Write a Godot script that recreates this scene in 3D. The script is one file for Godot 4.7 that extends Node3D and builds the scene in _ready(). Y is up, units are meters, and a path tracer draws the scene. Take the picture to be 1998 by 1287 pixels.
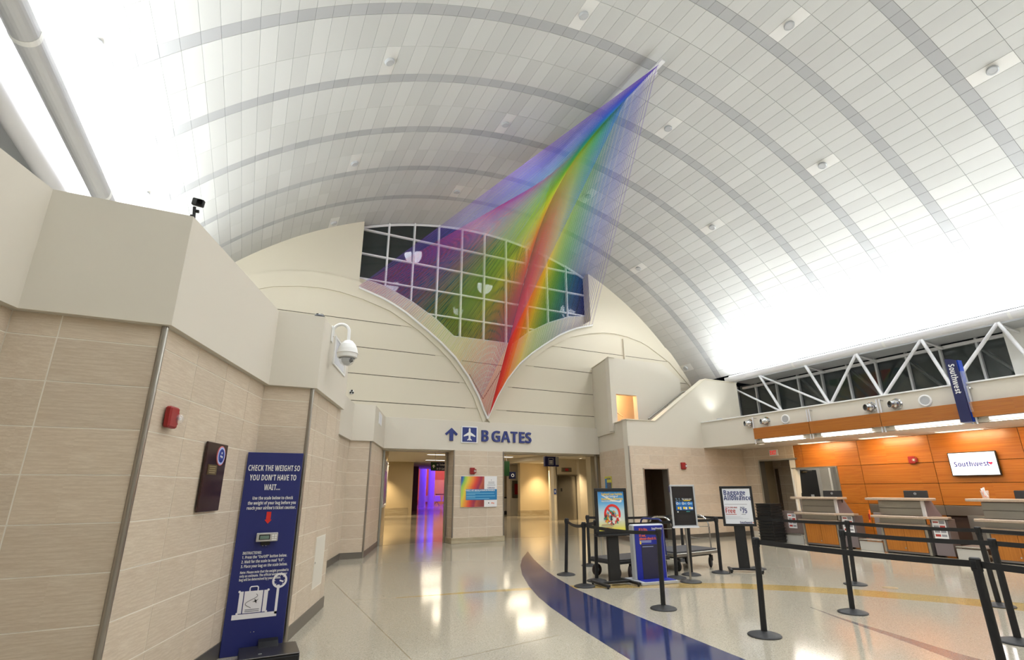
extends Node3D

# ---------------------------------------------------------------- shared state
var M := {}
var MESHES := {}
var NAMES := {}
const VX := 6.80      # vault axis x
const VY := -0.73     # vault axis y
const VR := 11.66     # vault radius
const VA := 56.2      # half angle of the vault, degrees
const BASE_Y := 0.133 # top of the baseboards, first tile joint
const TILE_TOP := 2.735
const FASC_TOP := 3.65
const EYE := Vector3(0, 1.55, 0)
var CAM_BASIS := Basis.from_euler(Vector3(deg_to_rad(17.31985), deg_to_rad(-26.90883), deg_to_rad(-0.36228)))
var rng := RandomNumberGenerator.new()

# ---------------------------------------------------------------- entry
func _ready() -> void:
	rng.seed = 20240611
	setup_camera_and_light()
	make_materials()
	build_floor()
	build_ceiling()
	build_left_wall()
	build_end_wall()
	build_stair_block()
	build_counter_wall()
	build_truss_side()
	build_left_gallery()
	build_corridor()
	build_uplights()
	build_threads()
	build_gate_sign()
	build_wall_fixtures()
	build_left_kiosk()
	build_counters()
	build_stanchions()
	build_sign_stands()
	build_carts()
	build_canopy_fittings()
	build_hall_things()

func setup_camera_and_light() -> void:
	var cam := Camera3D.new()
	cam.name = "camera"
	cam.fov = rad_to_deg(2.0 * atan(643.5 / 995.27))
	cam.transform = Transform3D(CAM_BASIS, EYE)
	cam.near = 0.05
	cam.far = 200.0
	add_child(cam)
	cam.current = true
	var we := WorldEnvironment.new()
	we.name = "environment"
	var e := Environment.new()
	e.background_mode = Environment.BG_COLOR
	e.background_color = Color(0.012, 0.014, 0.02)
	e.tonemap_mode = Environment.TONE_MAPPER_LINEAR
	e.tonemap_exposure = 1.12
	e.sdfgi_enabled = true
	e.ssao_enabled = true
	e.ssil_enabled = true
	we.environment = e
	add_child(we)

# the lamps: energies in one place
const UPLIGHT := 21.0
const UPTILT := 0.0
const DOWNLIGHT := 9.0
const UPCOLOR := Color(0.96, 0.98, 0.985)
const STRIP := 3.0
const CORRIDOR := 7.0

# ---------------------------------------------------------------- helpers
func mat(key: String, c: Color, rough := 0.6, metal := 0.0, tex: Texture2D = null, uvs := Vector3.ONE) -> StandardMaterial3D:
	if M.has(key):
		return M[key]
	var m := StandardMaterial3D.new()
	m.resource_name = key
	m.albedo_color = c
	m.roughness = rough
	m.metallic = metal
	if tex:
		m.albedo_texture = tex
		m.uv1_scale = uvs
	M[key] = m
	return m

func glow(key: String, c: Color, energy: float) -> StandardMaterial3D:
	if M.has(key):
		return M[key]
	var m := mat(key, c, 0.5)
	m.emission_enabled = true
	m.emission = c
	m.emission_energy_multiplier = energy
	return m

func numbered(n: String) -> String:
	if not NAMES.has(n):
		NAMES[n] = 0
		return n
	NAMES[n] += 1
	return "%s_%03d" % [n, NAMES[n]]

func thing(called: String, label: String, category: String, at := Vector3.ZERO, yaw := 0.0, group := "") -> Node3D:
	var o := Node3D.new()
	o.name = numbered(called)
	add_child(o)
	o.position = at
	o.rotation.y = deg_to_rad(yaw)
	o.set_meta("label", label)
	o.set_meta("category", category)
	if group:
		o.set_meta("group", group)
	return o

func structure(called: String, label := "") -> Node3D:
	var o := Node3D.new()
	o.name = numbered(called)
	add_child(o)
	o.set_meta("kind", "structure")
	if label:
		o.set_meta("label", label)
	return o

func part(parent: Node3D, called: String, mesh: Mesh, m: Material, at := Vector3.ZERO, b := Basis.IDENTITY) -> MeshInstance3D:
	var o := MeshInstance3D.new()
	o.name = called
	o.mesh = mesh
	o.material_override = m
	parent.add_child(o, true)
	o.transform = Transform3D(b, at)
	return o

func yawb(deg: float) -> Basis:
	return Basis(Vector3.UP, deg_to_rad(deg))

func newst() -> SurfaceTool:
	var st := SurfaceTool.new()
	st.begin(Mesh.PRIMITIVE_TRIANGLES)
	return st

func tri(st: SurfaceTool, a: Vector3, b: Vector3, c: Vector3, n: Vector3, ua := Vector2.ZERO, ub := Vector2.ZERO, uc := Vector2.ZERO) -> void:
	if (b - a).cross(c - a).dot(n) > 0.0:
		var t := b
		b = c
		c = t
		var tu := ub
		ub = uc
		uc = tu
	st.set_normal(n)
	st.set_uv(ua)
	st.add_vertex(a)
	st.set_normal(n)
	st.set_uv(ub)
	st.add_vertex(b)
	st.set_normal(n)
	st.set_uv(uc)
	st.add_vertex(c)

func quad(st: SurfaceTool, a: Vector3, b: Vector3, c: Vector3, d: Vector3, n: Vector3, w := 1.0, h := 1.0) -> void:
	tri(st, a, b, c, n, Vector2(0, h), Vector2(w, h), Vector2(w, 0))
	tri(st, a, c, d, n, Vector2(0, h), Vector2(w, 0), Vector2(0, 0))

# a box with chamfered edges, centred; uv 0..1 on each face
func cbox(size: Vector3, ch := 0.0) -> Mesh:
	var key := "cb%v_%.4f" % [size, ch]
	if MESHES.has(key):
		return MESHES[key]
	var st := newst()
	var h := size * 0.5
	for ax in 3:
		for s in [-1.0, 1.0]:
			var u := (ax + 1) % 3
			var v := (ax + 2) % 3
			var p := []
			for k in [[-1.0, -1.0], [1.0, -1.0], [1.0, 1.0], [-1.0, 1.0]]:
				var q := Vector3.ZERO
				q[ax] = s * h[ax]
				q[u] = k[0] * (h[u] - ch)
				q[v] = k[1] * (h[v] - ch)
				p.append(q)
			var n := Vector3.ZERO
			n[ax] = s
			var uvs := []
			for q in p:
				var a: Vector3 = q
				match ax:
					0: uvs.append(Vector2(a.z / size.z + 0.5, 0.5 - a.y / size.y))
					1: uvs.append(Vector2(a.x / size.x + 0.5, a.z / size.z + 0.5))
					2: uvs.append(Vector2(a.x / size.x + 0.5, 0.5 - a.y / size.y))
			tri(st, p[0], p[1], p[2], n, uvs[0], uvs[1], uvs[2])
			tri(st, p[0], p[2], p[3], n, uvs[0], uvs[2], uvs[3])
	if ch > 0.0:
		for ax in 3:
			var u := (ax + 1) % 3
			var v := (ax + 2) % 3
			for s in [-1.0, 1.0]:
				for t in [-1.0, 1.0]:
					var pts := []
					for e in [[-1.0, 0], [1.0, 0], [1.0, 1], [-1.0, 1]]:
						var q := Vector3.ZERO
						q[ax] = e[0] * (h[ax] - ch)
						q[u] = s * (h[u] - (ch if e[1] == 1 else 0.0))
						q[v] = t * (h[v] - (ch if e[1] == 0 else 0.0))
						pts.append(q)
					var n := Vector3.ZERO
					n[u] = s
					n[v] = t
					quad(st, pts[0], pts[1], pts[2], pts[3], n.normalized())
		for sx in [-1.0, 1.0]:
			for sy in [-1.0, 1.0]:
				for sz in [-1.0, 1.0]:
					var g := Vector3(sx, sy, sz)
					tri(st, Vector3(h.x, h.y - ch, h.z - ch) * g, Vector3(h.x - ch, h.y, h.z - ch) * g, Vector3(h.x - ch, h.y - ch, h.z) * g, g.normalized())
	var m := st.commit()
	MESHES[key] = m
	return m

# polygon extruded from a to b along an axis: "y": (x,z) outline, "z": (x,y) outline, "x": (z,y) outline
func extrude(poly: PackedVector2Array, a: float, b: float, axis: String) -> ArrayMesh:
	var st := newst()
	extrude_to(st, poly, a, b, axis)
	return st.commit()

func lift(p: Vector2, t: float, axis: String) -> Vector3:
	match axis:
		"y": return Vector3(p.x, t, p.y)
		"x": return Vector3(t, p.y, p.x)
	return Vector3(p.x, p.y, t)

func extrude_to(st: SurfaceTool, poly: PackedVector2Array, a: float, b: float, axis: String) -> void:
	var idx := Geometry2D.triangulate_polygon(poly)
	var up := lift(Vector2.ZERO, 1.0, axis) * signf(b - a)
	for k in range(0, idx.size(), 3):
		for s in [0, 1]:
			var t := b if s == 1 else a
			var n := up if s == 1 else -up
			var p := [poly[idx[k]], poly[idx[k + 1]], poly[idx[k + 2]]]
			tri(st, lift(p[0], t, axis), lift(p[1], t, axis), lift(p[2], t, axis), n, Vector2(p[0].x, -p[0].y), Vector2(p[1].x, -p[1].y), Vector2(p[2].x, -p[2].y))
	var ccw := not Geometry2D.is_polygon_clockwise(poly)
	var along := 0.0
	for k in poly.size():
		var p := poly[k]
		var q := poly[(k + 1) % poly.size()]
		var d := (q - p)
		if d.length() < 1e-6:
			continue
		var n2 := Vector2(d.y, -d.x).normalized() * (1.0 if ccw else -1.0)
		# is_polygon_clockwise takes y down; settle the side by a probe
		var mid := (p + q) * 0.5 + n2 * 0.0005
		if Geometry2D.is_point_in_polygon(mid, poly):
			n2 = -n2
		var n := lift(n2, 0.0, axis)
		var l := d.length()
		var A := lift(p, a, axis)
		var B := lift(q, a, axis)
		var C := lift(q, b, axis)
		var D := lift(p, b, axis)
		tri(st, A, B, C, n, Vector2(along, -a), Vector2(along + l, -a), Vector2(along + l, -b))
		tri(st, A, C, D, n, Vector2(along, -a), Vector2(along + l, -b), Vector2(along, -b))
		along += l

# surface of revolution round y: profile of (radius, height)
func lathe(profile: Array, segs := 24) -> Mesh:
	var key := "la%s_%d" % [str(profile), segs]
	if MESHES.has(key):
		return MESHES[key]
	var st := newst()
	for i in profile.size() - 1:
		var p: Vector2 = profile[i]
		var q: Vector2 = profile[i + 1]
		var d := q - p
		if d.length() < 1e-7:
			continue
		var nr := Vector2(d.y, -d.x).normalized()
		for k in segs:
			var a0 := TAU * k / segs
			var a1 := TAU * (k + 1) / segs
			var r0 := Vector3(cos(a0), 0, sin(a0))
			var r1 := Vector3(cos(a1), 0, sin(a1))
			var v := [r0 * p.x + Vector3.UP * p.y, r1 * p.x + Vector3.UP * p.y, r1 * q.x + Vector3.UP * q.y, r0 * q.x + Vector3.UP * q.y]
			var n := [r0 * nr.x + Vector3.UP * nr.y, r1 * nr.x + Vector3.UP * nr.y, r1 * nr.x + Vector3.UP * nr.y, r0 * nr.x + Vector3.UP * nr.y]
			for t in [[0, 1, 2], [0, 2, 3]]:
				smooth(st, [v[t[0]], v[t[1]], v[t[2]]], [n[t[0]], n[t[1]], n[t[2]]])
	var m := st.commit()
	MESHES[key] = m
	return m

func smooth(st: SurfaceTool, v: Array, n: Array) -> void:
	var a: Vector3 = v[0]
	var b: Vector3 = v[1]
	var c: Vector3 = v[2]
	var x := (b - a).cross(c - a)
	if x.length_squared() < 1e-18:
		return
	var mean: Vector3 = n[0] + n[1] + n[2]
	var order := [0, 1, 2] if x.dot(mean) < 0.0 else [0, 2, 1]
	for k in order:
		st.set_normal(n[k])
		st.set_uv(Vector2.ZERO)
		st.add_vertex(v[k])

# round bar along a path
func tube(path: Array, r: float, segs := 10, closed_ends := true) -> ArrayMesh:
	var st := newst()
	var rings := []
	var ref := Vector3.UP
	for i in path.size():
		var d: Vector3
		if i == 0:
			d = path[1] - path[0]
		elif i == path.size() - 1:
			d = path[i] - path[i - 1]
		else:
			d = (path[i + 1] - path[i]).normalized() + (path[i] - path[i - 1]).normalized()
		d = d.normalized()
		if i == 0:
			ref = Vector3.UP if absf(d.y) < 0.9 else Vector3.RIGHT
		var x := (ref - d * ref.dot(d)).normalized()
		ref = x
		var y := d.cross(x)
		var ring := []
		for k in segs:
			var a := TAU * k / segs
			var n := x * cos(a) + y * sin(a)
			ring.append([path[i] + n * r, n])
		rings.append(ring)
	for i in path.size() - 1:
		for k in segs:
			var k2 := (k + 1) % segs
			var q := [rings[i][k], rings[i][k2], rings[i + 1][k2], rings[i + 1][k]]
			for t in [[0, 1, 2], [0, 2, 3]]:
				smooth(st, [q[t[0]][0], q[t[1]][0], q[t[2]][0]], [q[t[0]][1], q[t[1]][1], q[t[2]][1]])
	if closed_ends:
		for e in [0, path.size() - 1]:
			var n: Vector3 = (path[0] - path[1]).normalized() if e == 0 else (path[e] - path[e - 1]).normalized()
			for k in range(1, segs - 1):
				tri(st, rings[e][0][0], rings[e][k][0], rings[e][k + 1][0], n)
	return st.commit()

func cyl(r: float, h: float, segs := 20, r2 := -1.0) -> Mesh:
	return lathe([Vector2(0, -h / 2), Vector2(r, -h / 2), Vector2(r if r2 < 0 else r2, h / 2), Vector2(0, h / 2)], segs)

func text(parent: Node3D, called: String, s: String, height: float, at: Vector3, m: Material, b := Basis.IDENTITY, bold := true, sx := 1.0, align := HORIZONTAL_ALIGNMENT_CENTER, depth := 0.004, italic := false) -> MeshInstance3D:
	var t := TextMesh.new()
	var f := SystemFont.new()
	f.font_names = PackedStringArray(["Droid Sans"])
	f.font_weight = 700 if bold else 400
	f.font_italic = italic
	t.font = f
	t.text = s
	t.font_size = 32
	t.pixel_size = height / 32.0
	t.depth = depth
	t.curve_step = 2.0
	t.horizontal_alignment = align
	t.vertical_alignment = VERTICAL_ALIGNMENT_CENTER
	return part(parent, called, t, m, at, b * Basis.from_scale(Vector3(sx, 1, 1)))

func pixel_area(p: Array) -> float:
	# area that a world quad takes in the frame of 1998 x 1287, 0 when its centre is outside
	var q := []
	var c := Vector2.ZERO
	for v in p:
		var l: Vector3 = CAM_BASIS.inverse() * (v - EYE)
		if l.z > -0.3:
			return 0.0
		var s := Vector2(999.0 + 995.27 * l.x / -l.z, 643.5 - 995.27 * l.y / -l.z)
		q.append(s)
		c += s / p.size()
	if c.x < 0 or c.x > 1998 or c.y < 0 or c.y > 1287:
		return 0.0
	var a := 0.0
	for i in q.size():
		a += q[i].cross(q[(i + 1) % q.size()])
	return absf(a) * 0.5

# ---------------------------------------------------------------- textures
func speckle(n: int, base: Color, chips: Array, count: int, sd: int) -> ImageTexture:
	var r := RandomNumberGenerator.new()
	r.seed = sd
	var im := Image.create(n, n, false, Image.FORMAT_RGB8)
	im.fill(base)
	for i in count:
		var c: Color = chips[r.randi() % chips.size()]
		var x := r.randi() % n
		var y := r.randi() % n
		var w := 1 + r.randi() % 3
		var h := 1 + r.randi() % 3
		im.fill_rect(Rect2i(x, y, w, h), c)
	return ImageTexture.create_from_image(im)

func streaks(w: int, h: int, a: Color, b: Color, c: Color, fx: float, fy: float, sd: int, power := 1.0) -> ImageTexture:
	var n := FastNoiseLite.new()
	n.seed = sd
	n.frequency = 0.01
	n.fractal_octaves = 4
	var n2 := FastNoiseLite.new()
	n2.seed = sd + 5
	n2.frequency = 0.05
	var im := Image.create(w, h, false, Image.FORMAT_RGB8)
	for y in h:
		for x in w:
			var v := clampf(n.get_noise_2d(x * fx, y * fy) * 1.3 * power + 0.5, 0, 1)
			var v2 := clampf(n2.get_noise_2d(x * fx * 0.8, y * fy * 1.7) * power + 0.45, 0, 1)
			im.set_pixel(x, y, a.lerp(b, v).lerp(c, v2 * v2 * 0.5))
	return ImageTexture.create_from_image(im)

func make_materials() -> void:
	# wall tiles: horizontal veins
	var tt := streaks(384, 192, Color(0.83, 0.775, 0.695), Color(0.785, 0.72, 0.635), Color(0.68, 0.605, 0.52), 0.45, 8.0, 3)
	for k in 6:
		var m := mat("tile_%d" % k, Color(1, 1, 1) * (0.965 + 0.008 * ((k * 5) % 6)), 0.42, 0.0, tt)
		m.albedo_color.a = 1.0
		m.uv1_offset = Vector3(0.31 * k, 0.17 * k, 0)
	mat("grout", Color(0.90, 0.88, 0.83), 0.9)
	mat("paint", Color(0.82, 0.795, 0.74), 0.75)
	mat("paint_end", Color(0.82, 0.79, 0.715), 0.75)
	mat("groove", Color(0.34, 0.31, 0.27), 0.9)
	mat("steel", Color(0.62, 0.60, 0.57), 0.28, 0.9)
	mat("baseboard", Color(0.45, 0.43, 0.40), 0.38, 0.6)
	mat("stone_base", Color(0.80, 0.77, 0.70), 0.5, 0.0, streaks(128, 64, Color(0.88, 0.86, 0.80), Color(0.78, 0.74, 0.66), Color(0.7, 0.65, 0.57), 1.0, 1.5, 21))
	# terrazzo
	var terr := speckle(512, Color(0.66, 0.635, 0.565), [Color(0.72, 0.70, 0.63), Color(0.57, 0.54, 0.47), Color(0.47, 0.44, 0.38), Color(0.69, 0.66, 0.59), Color(0.61, 0.58, 0.51), Color(0.75, 0.73, 0.68)], 26000, 7)
	var fm := mat("terrazzo", Color(1, 1, 1), 0.11, 0.0, terr, Vector3(0.9, 0.9, 0.9))
	fm.metallic_specular = 0.55
	var bl := speckle(256, Color(0.13, 0.17, 0.33), [Color(0.10, 0.13, 0.28), Color(0.17, 0.22, 0.40), Color(0.24, 0.28, 0.42)], 7000, 8)
	mat("terrazzo_blue", Color(1, 1, 1), 0.10, 0.0, bl, Vector3(1.8, 1.8, 1.8)).metallic_specular = 0.55
	var go := speckle(256, Color(0.68, 0.58, 0.36), [Color(0.61, 0.51, 0.30), Color(0.74, 0.65, 0.43), Color(0.55, 0.46, 0.28)], 7000, 9)
	mat("terrazzo_gold", Color(1, 1, 1), 0.12, 0.0, go, Vector3(1.8, 1.8, 1.8)).metallic_specular = 0.55
	var gr := speckle(256, Color(0.47, 0.45, 0.43), [Color(0.40, 0.38, 0.37), Color(0.54, 0.52, 0.49)], 7000, 10)
	mat("terrazzo_gray", Color(1, 1, 1), 0.12, 0.0, gr, Vector3(1.8, 1.8, 1.8)).metallic_specular = 0.55
	mat("divider", Color(0.62, 0.56, 0.42), 0.35, 0.6)
	# vault
	for k in 5:
		var g: float = [0.715, 0.73, 0.705, 0.74, 0.72][k]
		mat("panel_%d" % k, Color(g, g * 1.004, g * 0.99), 0.62, 0.0)
		mat("band_%d" % k, Color(g * 0.87, g * 0.875, g * 0.88), 0.5, 0.0)
	mat("panel_flat", Color(0.84, 0.84, 0.83), 0.42, 0.25)
	var pm := mat("panel_copies", Color(1, 1, 1), 0.62)
	pm.vertex_color_use_as_albedo = true
	mat("vault_joint", Color(0.50, 0.50, 0.49), 0.9)
	mat("white_metal", Color(0.85, 0.85, 0.86), 0.45, 0.0)
	mat("gray_metal", Color(0.70, 0.71, 0.72), 0.4, 0.2)
	mat("trough", Color(0.74, 0.745, 0.755), 0.45, 0.2)
	mat("dark_frame", Color(0.30, 0.31, 0.32), 0.5, 0.3)
	var gl := mat("night_glass", Color(0.55, 0.62, 0.60, 0.10), 0.02)
	gl.transparency = BaseMaterial3D.TRANSPARENCY_ALPHA
	gl.metallic_specular = 0.75
	gl.refraction_enabled = false
	var cg := mat("clear_plastic", Color(0.95, 0.96, 0.97, 0.16), 0.08)
	cg.transparency = BaseMaterial3D.TRANSPARENCY_ALPHA
	mat("white", Color(0.90, 0.90, 0.89), 0.5)
	mat("paper", Color(0.88, 0.88, 0.88), 0.8)
	mat("black", Color(0.055, 0.055, 0.06), 0.55)
	mat("black_gloss", Color(0.03, 0.03, 0.035), 0.15)
	mat("rubber", Color(0.07, 0.07, 0.07), 0.8)
	mat("chrome", Color(0.80, 0.80, 0.80), 0.12, 1.0)
	mat("brushed", Color(0.66, 0.65, 0.62), 0.3, 0.9)
	mat("red", Color(0.55, 0.09, 0.09), 0.45)
	mat("sign_blue", Color(0.13, 0.19, 0.46), 0.45)
	mat("kiosk_blue", Color(0.10, 0.135, 0.40), 0.5)
	mat("navy", Color(0.09, 0.11, 0.30), 0.5)
	# wood of the counter wall
	var wt := streaks(256, 256, Color(0.70, 0.44, 0.155), Color(0.61, 0.35, 0.105), Color(0.53, 0.29, 0.085), 0.35, 5.0, 31, 0.75)
	for k in 4:
		var wm := mat("wood_%d" % k, Color(1, 1, 1) * (0.97 + 0.02 * k), 0.33, 0.0, wt)
		wm.albedo_color.a = 1.0
		wm.uv1_offset = Vector3(0.2 * k, 0.29 * k, 0)
	mat("wood_gap", Color(0.17, 0.09, 0.04), 0.8)
	var wv := streaks(256, 128, Color(0.74, 0.47, 0.16), Color(0.66, 0.40, 0.12), Color(0.6, 0.35, 0.1), 5.0, 0.4, 33, 0.7)
	mat("wood_door", Color(1, 1, 1), 0.38, 0.0, wv)
	mat("granite", Color(1, 1, 1), 0.3, 0.0, speckle(256, Color(0.64, 0.57, 0.50), [Color(0.52, 0.45, 0.38), Color(0.76, 0.70, 0.63), Color(0.40, 0.35, 0.30), Color(0.70, 0.62, 0.53)], 9000, 12), Vector3(2, 1, 1))
	mat("counter_gray", Color(0.50, 0.47, 0.46), 0.55)
	mat("wall_gray", Color(0.70, 0.69, 0.66), 0.7)
	mat("mahogany", Color(1, 1, 1), 0.22, 0.0, streaks(64, 256, Color(0.20, 0.10, 0.09), Color(0.14, 0.07, 0.06), Color(0.26, 0.13, 0.10), 9.0, 0.4, 40))
	mat("brass", Color(0.45, 0.38, 0.25), 0.4, 0.8)
	mat("yellow", Color(0.95, 0.80, 0.15), 0.5)
	mat("orange", Color(0.92, 0.42, 0.10), 0.5)
	mat("print_navy", Color(0.16, 0.20, 0.42), 0.6)
	mat("print_red", Color(0.66, 0.20, 0.17), 0.6)
	mat("print_gray", Color(0.55, 0.55, 0.57), 0.6)
	mat("door_brown", Color(0.34, 0.27, 0.21), 0.5)
	mat("lobby_wall", Color(0.76, 0.70, 0.57), 0.7)
	mat("lobby_white", Color(0.84, 0.81, 0.74), 0.7)
	mat("lobby_ceiling", Color(0.86, 0.84, 0.79), 0.85)

# ---------------------------------------------------------------- floor
func build_floor() -> void:
	var o := structure("floor", "polished beige terrazzo floor with coloured inlaid bands")
	part(o, "terrazzo_field", extrude(PackedVector2Array([Vector2(-8, 9), Vector2(36, 9), Vector2(36, -64), Vector2(-8, -64)]), -0.2, 0.0, "y"), M["terrazzo"])
	var blue := PackedVector2Array()
	for p in [[6.86, -12.69], [6.24, -11.26], [5.61, -9.63], [5.31, -8.69], [5.06, -7.80], [4.93, -7.14], [4.81, -6.47], [4.69, -5.73], [4.61, -5.16], [4.54, -4.64], [4.49, -4.26], [4.45, -3.93], [4.40, -3.2], [4.4, -2.2], [4.45, -1.0], [3.4, -1.0], [3.35, -2.2], [3.38, -3.4], [3.49, -4.44], [3.53, -4.66], [3.61, -5.06], [3.71, -5.57], [3.83, -6.07], [3.98, -6.71], [4.18, -7.41], [4.50, -8.31], [4.96, -9.41], [5.48, -10.48], [6.08, -11.52]]:
		blue.append(Vector2(p[0], p[1]))
	part(o, "inlay_band", extrude(blue, 0.0, 0.0012, "y"), M["terrazzo_blue"]).set_meta("label", "dark blue curved terrazzo band")
	var gold := PackedVector2Array()
	for p in [[2.28, -8.41], [3.30, -8.33], [4.36, -8.19], [5.4, -7.93], [6.29, -7.58], [7.18, -7.14], [7.73, -6.78], [8.31, -6.23], [8.80, -5.67], [9.17, -5.09], [9.50, -4.51], [9.92, -3.75], [10.3, -2.6], [9.6, -2.5], [9.25, -3.66], [8.99, -4.29], [8.68, -4.82], [8.33, -5.37], [7.89, -5.93], [7.35, -6.46], [6.82, -6.82], [6.01, -7.27], [5.2, -7.68], [4.32, -7.99], [3.26, -8.22], [2.27, -8.38]]:
		gold.append(Vector2(p[0], p[1]))
	part(o, "inlay_band", extrude(gold, 0.0, 0.0008, "y"), M["terrazzo_gold"]).set_meta("label", "gold curved terrazzo band")
	var gray := PackedVector2Array()
	for p in [[7.09, -5.07], [6.86, -4.54], [6.73, -4.14], [6.64, -3.81], [6.53, -3.46], [6.42, -3.11], [6.3, -2.4], [6.2, -1.6], [5.8, -1.6], [5.95, -2.4], [6.14, -3.02], [6.33, -3.40], [6.48, -3.74], [6.62, -4.09], [6.80, -4.51], [7.06, -5.06]]:
		gray.append(Vector2(p[0], p[1]))
	part(o, "inlay_band", extrude(gray, 0.0, 0.001, "y"), M["terrazzo_gray"]).set_meta("label", "gray tapering terrazzo band")
	for s in [[Vector2(1.65, -10.34), Vector2(1.66, -3.0)], [Vector2(3.69, -16.1), Vector2(5.85, -16.1)], [Vector2(7.5, -16.1), Vector2(11.3, -16.1)], [Vector2(1.66, -8.55), Vector2(2.3, -8.4)], [Vector2(1.66, -5.2), Vector2(3.36, -5.5)]]:
		var a: Vector2 = s[0]
		var b: Vector2 = s[1]
		var n := (b - a).orthogonal().normalized() * (0.004 if a.y > -15 else 0.02)
		part(o, "divider_strip", extrude(PackedVector2Array([a + n, b + n, b - n, a - n]), 0.0, 0.0006, "y"), M["divider"])
	var d := part(o, "floor_outlet_cover", cyl(0.11, 0.004, 24), M["divider"], Vector3(9.5, 0.002, -5.35))
	d.set_meta("label", "round metal cover plate")

# ---------------------------------------------------------------- vault
func rib(i: int) -> float:
	var z := [-3.595, -5.36, -7.10, -8.91, -10.77, -12.61, -14.31]
	if i < 0:
		return z[0] - 1.79 * i
	if i > 6:
		return z[6] - 1.79 * (i - 6)
	return z[i]

func on_vault(ang: float, r: float, z: float) -> Transform3D:
	var t := deg_to_rad(ang)
	# local x along the arc, local y inward (down), local z along the axis
	return Transform3D(Basis(Vector3(cos(t), -sin(t), 0), Vector3(-sin(t), -cos(t), 0), Vector3(0, 0, -1)), Vector3(VX + r * sin(t), VY + r * cos(t), z))

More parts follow.
